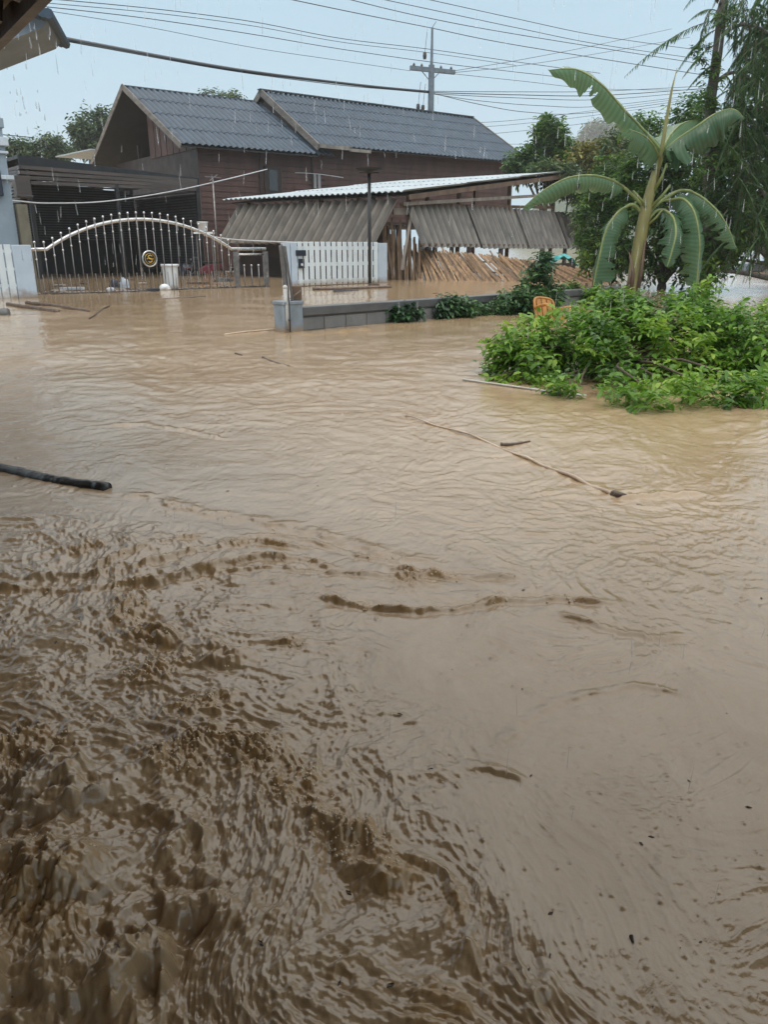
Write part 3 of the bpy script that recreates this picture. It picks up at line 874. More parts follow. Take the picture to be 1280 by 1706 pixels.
# ------------------------------------------------------------------ black slatted carport
def build_carport():
    Lc = A(28, 258, 30.5); Rc = A(330, 297, 35.0)
    d = V3(Rc.x - Lc.x, Rc.y - Lc.y, 0); L = d.length; d /= L
    n = V3(-d.y, d.x, 0)                                  # to the back
    root = empty('carport', (Lc.x, Lc.y, 0))
    tag(root, 'black slatted carport with sloping flat roof in front of the timber house', 'carport')
    dep = 7.0
    BL = Lc + n * dep; BR = Rc + n * dep
    m = MB()
    m.prism([Lc, Rc, BR, BL], UP * -.12); m.build('roof', M['black'], root)
    m = MB()
    zl, zr = Lc.z - .12, Rc.z - .12
    m.prism([Lc - n * .02, Rc - n * .02, Rc - n * .02 - UP * .30, Lc - n * .02 - UP * .46], -n * .05)
    m.build('fascia', M['black'], root)
    yb = [(278, 299.5), (287, 304), (295.5, 308.5), (304, 313)]
    for (a, b) in yb:
        p = A(34, a, 30.45); q = A(328, b + 2, 34.9)
        m = MB(); m.bar(p, q, .05, .12); m.build('front_slat', M['slat'], root)
    for k in range(4):
        p = A(34, 278 + 8.7 * k, 30.45); q = p + n * dep
        m = MB(); m.bar(p, q, .05, .12); m.build('side_slat', M['slat'], root)
    for p, top in ((Lc + d * .25, Lc.z), (Lc + d * (L * .5), (Lc.z + Rc.z) / 2), (Rc - d * .1, Rc.z), (BL + d * .2, Lc.z), (BR - d * .1, Rc.z)):
        m = MB(); m.bar(V3(p.x, p.y, -.5), V3(p.x, p.y, top - .1), .14, .14, up=n); m.build('post', M['black'], root)
    # slatted screens
    def screen(p, q, z0, z1, k, name):
        m = MB()
        for i in range(k):
            z = z0 + (z1 - z0) * i / (k - 1)
            m.bar(V3(p.x, p.y, z), V3(q.x, q.y, z), .03, (z1 - z0) / k * .62)
        return m.build(name, M['slat_back'], root)
    screen(BL - n * .1, BR - n * .1, 1.5, 4.0, 24, 'back_screen')
    screen(Lc + n * .3, BL - n * .2, 1.4, 3.8, 22, 'side_screen')
    screen(Rc + n * .3, BR - n * .2, .2, 3.5, 30, 'side_screen')
    m = MB(); pa, pb = Rc + n * .3 + d * .06, BR - n * .2 + d * .06
    m.prism([V3(pa.x, pa.y, -.3), V3(pb.x, pb.y, -.3), V3(pb.x, pb.y, 3.3), V3(pa.x, pa.y, 3.3)], d * .03); m.build('side_panel', M['black'], root)
    m = MB()
    m.prism([V3(BL.x, BL.y, -.3), V3(BR.x, BR.y, -.3), V3(BR.x, BR.y, 3.6), V3(BL.x, BL.y, 4.2)], n * .08)
    m.build('back_wall', M['black'], root)
    m = MB()
    c = A(36, 312, 30.3)
    m.box(c, (.5, .4, .75), d, n); m.box(c - UP * .30 - n * .02, (.6, .48, .06), d, n)
    m.build('wall_box', M['slat'], root, bevel=.01)
    m = MB()
    for i in range(5):
        p = Lc + d * (L * (i + .5) / 5)
        zz = Lc.z + (Rc.z - Lc.z) * (i + .5) / 5 - .2
        m.bar(V3(p.x, p.y, zz), V3((p + n * dep).x, (p + n * dep).y, zz), .08, .12)
    m.build('rafters', M['black'], root)
build_carport()

# ------------------------------------------------------------------ blue-grey building at the left edge
def build_grey_building():
    c = A(31, 408, 21.5); c.z = 0
    root = empty('rendered_building', (c.x, c.y, 0))
    tag(root, 'blue grey rendered house with projecting eave, cut off by left border', 'house')
    fw = V3(-.80, -.60, 0)                                # the visible wall runs left and nearer
    bk = V3(-.60, .80, 0)
    zt = 7.6
    m = MB()
    m.prism([c + UP * -.4, c + fw * 6 + UP * -.4, c + fw * 6 + bk * 7 + UP * -.4, c + bk * 7 + UP * -.4], UP * (zt + .4))
    m.build('wall', M['bluewall'], root)
    for py, hh, pr, mt in ((205, .22, .05, 'bluewall'), (236, .20, .09, 'blueledge'), (254, .06, .06, 'blueledge'), (296, .10, .10, 'blueledge')):
        z = A(20, py, 21.5).z
        m = MB()
        m.box(c + fw * 3 + bk * 3.5 + UP * z, (6 + 2 * pr, 7 + 2 * pr, hh), fw, bk)
        m.build('ledge', M[mt], root, bevel=.01)
    m = MB()                                              # wall lamp / meter
    z = A(6, 306, 21.5).z
    m.box(c + fw * .35 - bk * .05 + UP * z, (.28, .18, .62), fw, bk); m.build('wall_lamp', M['navy'], root, bevel=.03)
    m = MB()
    p = c + D1 * .18 + UP * 0
    m.box(p + UP * (A(30, 340, 21.5).z / 2), (.26, .3, A(30, 340, 21.5).z), D1, D2); m.build('corner_post', M['olive'], root)
    # projecting eave at the top: boarded underside, corrugated ridge end
    Y = 15.5
    t0, t1, t2 = A(84, 27, Y), A(70, 46, Y), A(-120, 120, Y)
    t3 = A(-140, -25, Y)
    m = MB()
    m.prism([t0, t1, t2, t3], V3(-.3, 1.2, 0).normalized() * 1.6)
    m.build('eave', M['greyeave'], root)
    m = MB()
    for k in range(9):
        a = A(80 - 10 * k, 22 - 2.6 * k, Y - .25)
        m.tube([a, a + V3(-.3, 1.2, 0).normalized() * 2.2], .085, 8)
    m.build('roof_ridge', M['roof'], root)
build_grey_building()

# ------------------------------------------------------------------ the boundary line: fence, steel gate, white panel
GA, GB = G(68, 491), G(442, 477.5)
GD = (GB - GA); GLEN = GD.length; GD = GD.normalized(); GD.z = 0
GN = V3(GD.y, -GD.x, 0)                                   # towards the camera

def build_gate():
    root = empty('steel_gate', GA)
    tag(root, 'arched stainless steel gate with ball finials and a round gold emblem', 'gate')
    def s_at(px):
        p = onplane(px, 430, GA, GD); return (p - GA).dot(GD)
    sl0, sa0, sa1, sr1 = s_at(52), s_at(79), s_at(386), s_at(443)
    zl = onplane(79, 416, GA, GD).z; zr = onplane(386, 414, GA, GD).z; zc = onplane(238, 365.5, GA, GD).z
    zf = (zl + zr) / 2
    half = (sa1 - sa0) / 2; mid = (sa0 + sa1) / 2
    ap = zc - zf
    Rr = (half * half + ap * ap) / (2 * ap)
    def rail(s):
        if s <= sa0 or s >= sa1: return zf
        return zf + ap - Rr + math.sqrt(max(0, Rr * Rr - (s - mid) ** 2))
    P = lambda s, z: GA + GD * s + UP * z
    m = MB()
    pts = [P(sl0, zf)] + [P(sa0 + (sa1 - sa0) * i / 48, rail(sa0 + (sa1 - sa0) * i / 48)) for i in range(49)] + [P(sr1, zf)]
    m.tube(pts, .044, 12); m.build('top_rail', M['steel'], root, smooth=True)
    m = MB(); m.tube([P(sa1 + .1, zf - .16), P(sr1 - .05, zf - .16)], .026, 8); m.build('lower_rail', M['steel'], root, smooth=True)
    m = MB(); m.tube([P(sl0, .02), P(sr1, .02)], .022, 8); m.build('bottom_rail', M['steeldull'], root, smooth=True)
    nb = 25
    for i in range(nb):
        s = s_at(59) + (sa1 - .12 - s_at(59)) * i / (nb - 1)
        zt = rail(s) + .15
        m = MB(); m.tube([P(s, -.3) + GN * .058, P(s, zt) + GN * .058], .0135, 8)
        bo = m.build('bar', M['steeldull'], root, smooth=True)
        m = MB(); m.ball(P(s, zt + .02) + GN * .058, .034, 10, 6); m.build('ball_finial', M['steel'], bo, smooth=True)
        m = MB(); m.ball(P(s, zt - .40) + GN * .058, .029, 10, 6); m.build('ball_collar', M['steel'], bo, smooth=True)
        s2 = s + (sa1 - sa0) / (nb - 1) * .5                 # short bars between the long ones
        if i < nb - 1:
            m = MB(); m.tube([P(s2, -.3) + GN * .05, P(s2, .50)], .009, 6)
            b2 = m.build('short_bar', M['steeldull'], root, smooth=True)
            m = MB(); m.ball(P(s2, .06) + GN * .05, .026, 8, 5); m.build('ball_collar', M['steeldull'], b2, smooth=True)
    for px in (406, 418, 430):
        s = s_at(px)
        m = MB(); m.tube([P(s, -.3), P(s, .62)], .018, 8); b2 = m.build('short_bar', M['steeldull'], root, smooth=True)
        m = MB(); m.ball(P(s, .64), .034, 8, 5); m.build('ball_finial', M['steel'], b2, smooth=True)
    for px in (393, 442):
        s = s_at(px)
        m = MB(); m.box(P(s, (zf - .35) / 2 - .05), (.14, .12, zf + .28), GD, GN); m.build('gate_post', M['steeldull'], root, bevel=.01)
    # emblem
    c = onplane(246.5, 431, GA, GD) + GN * .11
    rad = (onplane(259, 431, GA, GD) - onplane(234, 431, GA, GD)).length / 2 * .93
    e = MB(); n = 36
    e.tube([c + (GD * cos(2 * pi * k / n) + UP * sin(2 * pi * k / n)) * rad for k in range(n + 1)], rad * .11, 8, cap=False)
    eo = e.build('emblem', M['steel'], root, smooth=True)
    d = MB(); d.prism([c + (GD * cos(2 * pi * k / n) + UP * sin(2 * pi * k / n)) * rad * .95 for k in range(n)], -GN * .02)
    d.build('emblem_disc', M['black'], eo)
    f = MB()
    f.tube([c + GN * .02 + (GD * cos(2 * pi * k / n) + UP * sin(2 * pi * k / n)) * rad * .70 for k in range(n + 1)], rad * .045, 6, cap=False)
    sc = [(-.30, -.34), (-.05, -.46), (.24, -.32), (.20, -.08), (-.04, .02), (-.22, .12), (-.22, .34), (.06, .46), (.32, .32)]
    f.tube(smooth_path([c + GN * .025 + GD * rad * a_ + UP * rad * b_ for a_, b_ in sc], 28), [rad * (.05 + .05 * sin(pi * i / 27)) for i in range(28)], 8)
    f.ball(c + GN * .03 + GD * rad * .38 + UP * rad * -.02, rad * .09, 8, 5); f.ball(c + GN * .03 + GD * rad * -.40 + UP * rad * .0, rad * .09, 8, 5)
    f.build('emblem_figure', M['gold'], eo, smooth=False)
build_gate()

def build_white_fence():
    a = G(62, 495.5); d = GD
    z1 = A(58, 408, a.y).z
    root = empty('picket_fence', a)
    tag(root, 'white picket fence with a broad end post at the left border', 'fence')
    m = MB(); wd = (onplane(62, 450, a, d) - onplane(30, 450, a, d)).length
    m.box(a - d * wd / 2 + UP * (z1 / 2 - .15), (wd, .10, z1 + .3), d, GN); m.build('end_post', M['bluewhite'], root, bevel=.012)
    pk = .145
    for k in range(9):
        s = wd + .03 + pk / 2 + k * (pk + .035)
        m = MB(); m.box(a - d * s + UP * (z1 / 2 - .15 + .01) + GN * .05, (pk, .025, z1 + .3), d, GN)
        m.build('picket', M['white'], root, bevel=.006)
    for z in (.30, z1 * .55, z1 - .14):
        m = MB(); m.box(a - d * (wd + .85) + UP * z + GN * .012, (1.7, .04, .07), d, GN); m.build('rail', M['white'], root)
build_white_fence()

def build_white_panel():
    a = G(491, 477.5); b = G(643, 471)
    d = (b - a).normalized(); L = (b - a).length; n = V3(d.y, -d.x, 0)
    zt = onplane(560, 404, a, d).z
    root = empty('white_panel', a)
    tag(root, 'white slatted fence panel with a dark plate and door intercom', 'fence')
    sx = lambda px: (onplane(px, 440, a, d) - a).dot(d)
    s0, s1 = sx(494), sx(629)
    np_ = 15; st = (s1 - s0) / np_
    for k in range(np_):
        m = MB(); s = s0 + st * (k + .5)
        m.box(a + d * s + UP * (zt / 2 + .02) + n * .04, (st * .72, .03, zt + .0), d, n); m.build('picket', M['white'], root, bevel=.006)
    for z in (.14, zt * .5, zt - .17):
        m = MB(); m.box(a + d * (s0 + s1) / 2 + UP * z + n * .005, (s1 - s0, .04, .11), d, n); m.build('rail', M['white'], root)
    for p0, p1, mt in ((471, 482, 'bluewhite'), (483.5, 493.5, 'bluewhite'), (629.5, 643, 'bluewhite')):
        m = MB(); q0, q1 = sx(p0), sx(p1)
        m.box(a + d * (q0 + q1) / 2 + UP * (zt / 2 - .1), (q1 - q0, .14, zt + .18), d, n); m.build('column', M[mt], root, bevel=.01)
    c = onplane(498.5, 421.5, a, d) + n * .085
    m = MB(); m.box(c, (sx(507) - sx(490.5), .03, .17), d, n); m.build('dark_plate', M['navy'], root, bevel=.006)
    c = onplane(499.5, 439, a, d) + n * .085
    m = MB(); m.box(c, (sx(504) - sx(495), .05, .29), d, n); q = m.build('intercom', M['navy'], root, bevel=.01)
    m = MB(); m.box(c + n * .03 - UP * .03, (.07, .012, .07), d, n); m.build('button', M['bucket'], q, bevel=.004)
build_white_panel()

# ------------------------------------------------------------------ concrete pillar, its post, the low block wall
WA, WB = G(492, 551), G(843, 520)
WD = (WB - WA).normalized(); WD.z = 0
WN = V3(WD.y, -WD.x, 0)
def build_wall():
    root = empty('block_wall', WA)
    tag(root, 'low grey block wall with dark concrete coping running to the right', 'wall')
    th = .18; L = 9.2
    zc = .33
    m = MB(); m.box(WA + WD * L / 2 - WN * th / 2 + UP * -.05, (L, th - .02, .50), WD, WN); m.build('mortar_bed', M['mortar'], root)
    m = MB(); k = 0; s = .12
    while s < L:
        w = .44
        for row in range(2):
            m.box(WA + WD * (s + w / 2 - .22 * row) - WN * th / 2 + UP * (.085 - .2 * row + random.uniform(-.003, .003)), (w - .018, th + random.uniform(-.004, .004), .185), WD, WN)
        s += w
    m.build('blocks', M['concrete'], root, bevel=.008)
    m = MB(); m.box(WA + WD * L / 2 - WN * th / 2 + UP * (zc - .06), (L, th + .06, .13), WD, WN); m.build('coping', M['concrete_dark'], root, bevel=.012)
build_wall()

def build_pillar():
    p = G(480, 552)
    w = (G(501, 551) - G(459, 551)).length
    z = onplane(480, 503, p, V3(1, 0, 0)).z
    root = empty('concrete_pillar', p)
    tag(root, 'short blue grey concrete pillar at the near end of the block wall', 'pillar')
    m = MB(); c = V3(p.x, p.y + w * .35, 0)
    m.box(c + UP * (z / 2 - .2), (w * .92, w * .7, z + .4), WD, WN); m.build('shaft', M['bluegrey'], root, bevel=.015)
    m = MB(); m.box(c + UP * (z - .015), (w * 1.0, w * .78, .05), WD, WN); m.build('cap', M['bluegrey'], root, bevel=.01)
    # leaning steel gate post standing on it
    Y = c.y - .02
    post = empty('steel_post', (A(478, 503, Y)))
    tag(post, 'grey steel post leaning on the short pillar with a brown box', 'post')
    m = MB(); m.bar(A(479, 508, Y), A(468.5, 409, Y), .07, .05, up=(0, 1, 0)); m.build('channel', M['steeldull'], post, bevel=.006)
    m = MB(); m.bar(A(488, 506, Y - .02), A(474.5, 410, Y - .02), .035, .03, up=(0, 1, 0)); m.build('inner_bar', M['steeldull'], post)
    m = MB(); m.tube([A(475, 479, Y - .15), A(479, 530, Y - .15), A(480.5, 548, Y - .15)], .033, 10)
    m.ball(A(475, 479, Y - .15), .038); m.build('pipe', M['pipe_white'], post, smooth=True)
    m = MB(); m.tube([A(469, 407, Y - .1), A(476, 440, Y - .1), A(478.5, 470, Y - .12), A(482, 510, Y - .19), A(483.5, 553, Y - .21)], .011, 6)
    m.ball(A(482.5, 533, Y - .2), .022); m.build('cable', M['wire'], post, smooth=True)
    m = MB(); m.box(A(493.5, 488.5, Y + .1), (.16, .12, .21)); b = m.build('box', M['timber'], post, bevel=.006)
    m = MB(); m.bar(A(483, 498, Y - .02), A(502, 483, Y), .014, .014); m.build('brace_stick', M['timber_grey'], b)
build_pillar()

# ------------------------------------------------------------------ low shed with lifted corrugated flaps
def build_shed():
    C = G(664, 467)
    e1 = V3(-1900, 1356, 0).normalized(); e2 = V3(1162, 1356, 0).normalized()
    zl = onplane(652, 313, C, e1).z
    zl = A(655, 319, C.y).z
    Lp = onplane(391, 328, C, e1); L1 = (Lp - C).dot(e1)
    Rp = onplane(926, 287, C, e2); L2 = (Rp - C).dot(e2); zr = Rp.z
    root = empty('lean_to_shed', C)
    tag(root, 'low wooden shed with pale corrugated lean to roof and lifted sheet flaps', 'shed')
    O = C + UP * zl; T = C + e2 * L2 + UP * zr
    oh = .35
    r = MB()
    v = (O - T).normalized()
    corr(r, T - e1 * .5 , e1 * (L1 + .8), v * ((O - T).length + oh), .27, .035, 3, .03, up=(0, 0, 1), jitter=.03)
    ro = r.build('roof', M['roof_pale'], root)
    r = MB()
    nn = e1.cross(v); nn = nn if nn.z > 0 else -nn
    r.prism([T - nn * .12 - e1 * .4, O - nn * .12 - e1 * .4, O - nn * .12 + e1 * (L1 + .2), T - nn * .12 + e1 * (L1 + .2)], -nn * .04)
    r.build('roof_boards', M['soffit'], root)
    r = MB(); r.bar(O - nn * .20 + UP * 0 - e1 * .42, T - nn * .20 - e1 * .42, .06, .17); r.build('rake_beam', M['timber'], root)
    r = MB(); r.bar(O - UP * .42 - e1 * .25, T - UP * .95 - e1 * .25, .08, .12); r.build('tie_beam', M['timber_grey'], root)
    # left flaps, hinged under the eave
    f = MB(); zb = A(640, 404, C.y - .8).z
    top = O - UP * .22 - e1 * .05
    bot = top - e2 * 1.25; bot.z = 1.30
    corr(f, top, e1 * (L1 - .2), bot - top, .43, .075, 1, .01, up=-e2, jitter=.03)
    f.build('wall_flap', M['sheet'], root)
    f = MB(); f.bar(bot + UP * .02, bot + e1 * L1, .05, .05); f.build('flap_batten', M['timber'], root)
    # dark wall under the flaps
    f = MB(); f.prism([C + e2 * .1 + UP * -.3 + e1 * .6, C + e2 * .1 + e1 * L1 + UP * -.3, C + e2 * .1 + e1 * L1 + UP * 1.9, C + e2 * .1 + e1 * .6 + UP * 1.9], e2 * .06)
    f.build('plank_wall', M['brown_dark'], root)
    # right flaps
    f = MB()
    t0 = onplane(672, 334, C, e2); t1 = onplane(982, 346, C, e2)
    t1.z = t0.z - .05
    o1 = -e1 * .78
    b0 = t0 + o1; b0.z = 1.17
    cuts = (0, .27, .52, .76, 1.0); Lf = (t1 - t0).length
    for k in range(4):
        s = t0 + (t1 - t0) * cuts[k]; ln = (t1 - t0) * (cuts[k + 1] - cuts[k] + .012)
        vv = (b0 - t0) * random.uniform(.985, 1.03)
        f = MB(); corr(f, s + o1 * (.012 * k), ln, vv, .38, .055, 1, .01, up=-e1, jitter=.02)
        f.build('awning_flap', M['sheet_pale'], root)
    f = MB(); bb = b0 + UP * .10 - o1 * .06
    f.bar(bb, bb + (t1 - t0), .05, .06); f.build('flap_batten', M['timber'], root)
    # posts, rails, corner timbers
    for s in (0.05, .33, .66, 1.0):
        f = MB(); p = C + e2 * (L2 * s)
        f.bar(p + UP * -.4, p + UP * (zl + (zr - zl) * s - .15), .13, .13, up=e1); f.build('post', M['timber'], root)
        f = MB(); p = C + e2 * (L2 * s) + e1 * (L1 * .5)
        f.bar(p + UP * -.4, p + UP * (zl + (zr - zl) * s - .15), .13, .13, up=e1); f.build('post', M['timber'], root)
        f = MB(); p = C + e2 * (L2 * s) + e1 * (L1 - .2)
        f.bar(p + UP * -.4, p + UP * (zl + (zr - zl) * s - .15), .13, .13, up=e1); f.build('post', M['timber'], root)
    f = MB(); f.bar(C + e2 * .1 + UP * 2.6, C + e2 * (L2) + UP * 2.9, .08, .12); f.build('rail', M['timber'], root)
    f = MB(); f.bar(A(688, 345, C.y + .3), A(669.5, 450, C.y - .45), .10, .06, up=(0, 1, 0)); f.build('prop', M['timber_grey'], root)
    f = MB(); f.bar(A(655, 352, C.y), A(680, 352, C.y + .3), .10, .22, up=(0, 0, 1)); f.build('prop', M['timber_grey'], root)
    f = MB(); f.bar(A(645, 400, C.y - .1), A(655, 463, C.y - .25), .07, .05, up=(0, 1, 0)); f.build('prop', M['timber'], root)
    # upright split bamboo at the corner
    f = MB()
    for k in range(34):
        s = k / 33
        base = G(642 + 58 * s, 466.5 + .5 * sin(k)); 
        hgt = random.uniform(1.5, 2.25) if s < .5 else random.uniform(1.0, 1.6)
        f.bar(base + UP * -.2, base + V3(random.uniform(-.14, .03), .25, hgt), .075, .02, up=(0, 1, 0))
    f.build('corner_screen', M['reed_dark'], root)
    # clutter kept inside, half seen under the flaps
    f = MB()
    for px, py, Yo, w, h in ((704, 416, 1.2, .16, .2),):
        f.box(A(px, py, C.y + Yo), (w, .14, h))
    f.build('shelf_can', M['bucket'], root, bevel=.01)
build_shed()

def build_reed_screen():
    P0 = G(697, 467); P1 = G(1046, 471)
    root = empty('bamboo_screen', (P0 + P1) / 2)
    tag(root, 'split bamboo screen pushed over by the flood below the shed flaps', 'bamboo screen')
    d = (P1 - P0)
    m = MB(); m2 = MB(); N = 240
    for k in range(N):
        s = k / (N - 1) + random.uniform(-.004, .004)
        b = P0 + d * s + V3(random.uniform(-.05, .05), random.uniform(-.12, .12), -.12)
        hh = float(np.interp(s, [0, .12, .3, .55, .75, 1], [1.02, 1.04, 1.0, .86, .70, .40])) * random.uniform(.92, 1.05)
        ln = float(np.interp(s, [0, .12, .3, .7, 1], [.15, .45, .85, 1.15, 1.35]))
        t = b + V3(-ln + random.uniform(-.10, .10), 1.0 + random.uniform(-.1, .1), hh + .1)
        if random.random() < .05: t += V3(random.uniform(-.3, .3), 0, random.uniform(.05, .16))
        (m if random.random() < .74 else m2).bar(b, t, random.uniform(.035, .075), .016, up=(0, 1, 0))
    m.build('slats', M['reed'], root)
    m2.build('slats', M['reed_dark'], root)
    for f in (.35, .75):
        r = MB(); r.tube([P0 + d * 0 + V3(-.2 * f, 1.0 * f + .06, 1.0 * f - .02), P0 + d * .5 + V3(-1.0 * f, 1.0 * f + .06, .88 * f - .02), P0 + d + V3(-1.3 * f, f + .06, .42 * f - .02)], .03, 6)
        r.build('rail', M['timber'], root)
build_reed_screen()

# ------------------------------------------------------------------ the photographer's own porch: roof edge seen at the top left
def build_porch():
    a = V3(-1.96, 4.95, 2.5)
    dl = V3(-.584, .812, 0); nn = V3(-.812, -.584, 0)       # along the eave, back under the roof
    root = empty('porch', V3(0, 0, 0))
    tag(root, 'dark wet timber porch eave hanging into the top left corner', 'porch')
    m = MB(); s = a - dl * 8; L = 11
    m.prism([s, s + dl * L, s + dl * L + nn * 4.4 + UP * .9, s + nn * 4.4 + UP * .9], UP * .06); m.build('roof', M['ceiling'], root)
    m = MB(); m.bar(s + UP * -.02 + nn * .03, s + dl * L + UP * -.02 + nn * .03, .06, .17); m.build('fascia', M['eavewood'], root)
    m = MB()
    for k in range(22):
        p = s + dl * (.25 + k * .5) + nn * .1
        m.bar(p - UP * .03, p + nn * 4.2 + UP * .80, .06, .12)
    m.build('rafters', M['eavewood'], root)
    m = MB(); m.prism([V3(-.6, 2.15, 2.44), V3(4.2, 2.75, 2.44), V3(4.6, -2.2, 2.62), V3(-.6, -2.2, 2.62)], UP * .05); m.build('shade_slab', M['plaster'], root)  # unseen slab added to cut the sky light on the near right water
    m = MB(); w = s + nn * 3.0
    m.prism([V3(w.x, w.y, -.5), V3((w + dl * 8.6).x, (w + dl * 8.6).y, -.5), w + dl * 8.6 + UP * .6, w + UP * .6], nn * .12); m.build('wall', M['plaster'], root)
    m = MB(); g = s + nn * 2.6; 
    m.prism([V3(g.x, g.y, .12), V3((g + dl * 8.6).x, (g + dl * 8.6).y, .12), V3((g + dl * 8.6 + nn * .4).x, (g + dl * 8.6 + nn * .4).y, .12), V3((g + nn * .4).x, (g + nn * .4).y, .12)], UP * -.5)
    m.build('step', M['concrete'], root)
build_porch()
# ------------------------------------------------------------------ leaves
def leaves(base, dirs, length, width, droop=.25, roll=None, rg=rng):
    """folded leaf blades: base points, unit directions -> verts (n,6,3) and two quads each"""
    n = len(base)
    d = dirs / np.linalg.norm(dirs, axis=1, keepdims=True)
    up = np.tile(np.array([0, 0, 1.0]), (n, 1)) + rg.normal(0, .35, (n, 3))
    s = np.cross(d, up); s /= np.linalg.norm(s, axis=1, keepdims=True) + 1e-9
    nn = np.cross(s, d)
    L = np.broadcast_to(length, (n,))[:, None]; Wd = np.broadcast_to(width, (n,))[:, None]
    dz = np.array([0, 0, -1.0])
    mid = base + d * L * .5 + dz * (L * droop * .18)
    tip = base + d * L * (1 - .12 * droop) + dz * (L * droop * .62)
    f = nn * (Wd * .16)
    l1 = base + d * L * .30 - s * Wd * .46 + f + dz * (L * droop * .06); l2 = base + d * L * .68 - s * Wd * .40 + f + dz * (L * droop * .3)
    r1 = base + d * L * .30 + s * Wd * .46 + f + dz * (L * droop * .06); r2 = base + d * L * .68 + s * Wd * .40 + f + dz * (L * droop * .3)
    V = np.stack([base, l1, l2, tip, r2, r1, mid], 1)
    return V

LF = np.array([[0, 6, 2, 1], [6, 3, 2, 2], [0, 5, 4, 6], [6, 4, 3, 3]])
def leaf_object(name, V, tint, material, parent):
    n = len(V)
    tri = np.array([[0, 6, 1], [6, 2, 1], [6, 3, 2], [0, 5, 6], [5, 4, 6], [4, 3, 6]])
    F = (np.arange(n)[:, None, None] * 7 + tri[None]).reshape(-1)
    return mesh_np(name, V.reshape(-1, 3), F, 3, material, parent, attrs={'tint': np.repeat(np.clip(tint, 0, 1), 7)})

def sprays(lobes, count, per, size, rg, out=.6, spread=.55, twig=.3, zmin=None, shell=.45, gap=2.2, gapcut=-.12):
    """leaf sprays spread through ellipsoid lobes (centre, radii); a noise field opens gaps"""
    vol = np.array([l[1][0] * l[1][1] * l[1][2] for l in lobes]) ** .7
    pick = rg.choice(len(lobes), count, p=vol / vol.sum())
    c = np.array([l[0] for l in lobes])[pick]; r = np.array([l[1] for l in lobes])[pick]
    u = rg.normal(size=(count, 3)); u /= np.linalg.norm(u, axis=1, keepdims=True)
    rad = (shell + (1 - shell) * rg.random(count) ** .6) * (1 + .22 * rg.normal(size=count) * .6)
    p = c + u * r * rad[:, None]
    ns = perlin(p[:, 0] * gap + p[:, 2] * gap * .7, p[:, 1] * gap - p[:, 2] * gap * .9, 31)
    keep = ns > gapcut
    if zmin is not None: keep &= p[:, 2] > zmin
    p, u, ns = p[keep], u[keep], ns[keep]
    n = len(p)
    ax = u * out + rg.normal(0, .45, (n, 3)) + np.array([0, 0, .25]); ax /= np.linalg.norm(ax, axis=1, keepdims=True)
    k = np.arange(per)
    base = p[:, None] + ax[:, None] * (twig * (k / per - .3))[None, :, None]
    side = np.cross(ax, np.array([0, 0, 1.0]) + rg.normal(0, .3, (n, 3))); side /= np.linalg.norm(side, axis=1, keepdims=True) + 1e-9
    sg = np.where(k % 2 == 0, 1, -1)[None, :, None]
    d = ax[:, None] * .55 + side[:, None] * sg * (.5 + spread) + rg.normal(0, .28, (n, per, 3))
    base = base.reshape(-1, 3); d = d.reshape(-1, 3)
    m = len(base)
    L = size * rg.uniform(.65, 1.25, m); 
    V = leaves(base, d, L, L * rg.uniform(.34, .48, m), .5, rg=rg)
    # a leaf's age: whole sprays are young or old, single leaves scatter round it
    clump = perlin(p[:, 0] * .9 + 5, p[:, 1] * .9 + p[:, 2] * 1.1, 57)
    t = .42 + .42 * clump + rg.normal(0, .14, n)
    tint = np.repeat(t, per) + rg.normal(0, .09, m)
    return V, tint, p

def px_lobes(lst):
    """lobes given as photo centre, depth, half sizes in photo pixels, and depth radius in metres"""
    r = []
    for (px, py, Y, rx, ry, rd) in lst:
        c = A(px, py, Y); k = Y / 1350.0
        r.append(((c.x, c.y, c.z), (rx * k, rd, ry * k)))
    return r

def branches(parent, root_pt, targets, r0, mname, name='branch', sag=.1, seed=1, n=6):
    rr = random.Random(seed)
    m = MB(); root_pt = Vector(root_pt)
    for t in targets:
        t = Vector(t); mid = (root_pt + t) / 2 + Vector((rr.uniform(-1, 1), rr.uniform(-1, 1), rr.uniform(.2, 1))) * (t - root_pt).length * sag
        m.tube([root_pt, (root_pt * .6 + mid * .4), mid, (mid + t) / 2 + Vector((0, 0, .02)), t], [r0, r0 * .8, r0 * .6, r0 * .4, r0 * .18], n)
    return m.build(name, M[mname], parent, smooth=True)

def shrub(name, label, cat, lobes_px, count, per, size, material, base=None, group=None, seed=3, zmin=.0, trunk=.08, bark='bark', fruit=False, **kw):
    rg = np.random.default_rng(seed)
    lobes = px_lobes(lobes_px)
    if base is None: base = Vector((lobes[0][0][0], lobes[0][0][1], 0))
    root = empty(name, base)
    tag(root, label, cat, group)
    V, tint, p = sprays(lobes, count, per, size, rg, zmin=zmin, **kw)
    leaf_object('crown', V, tint, M[material], root)
    tops = [Vector(l[0]) for l in lobes]
    low = min(l[0][2] - l[1][2] for l in lobes)
    fork = Vector((base[0], base[1], max(low * .6, .15)))
    m = MB(); m.tube([Vector((base[0], base[1], -.4)), fork * .5 + Vector((base[0] * .5, base[1] * .5, 0)), fork], [trunk * 1.2, trunk, trunk * .85], 8)
    m.build('trunk', M[bark], root, smooth=True)
    branches(root, fork, tops, trunk * .7, bark, 'branch', seed=seed)
    return root, lobes, p

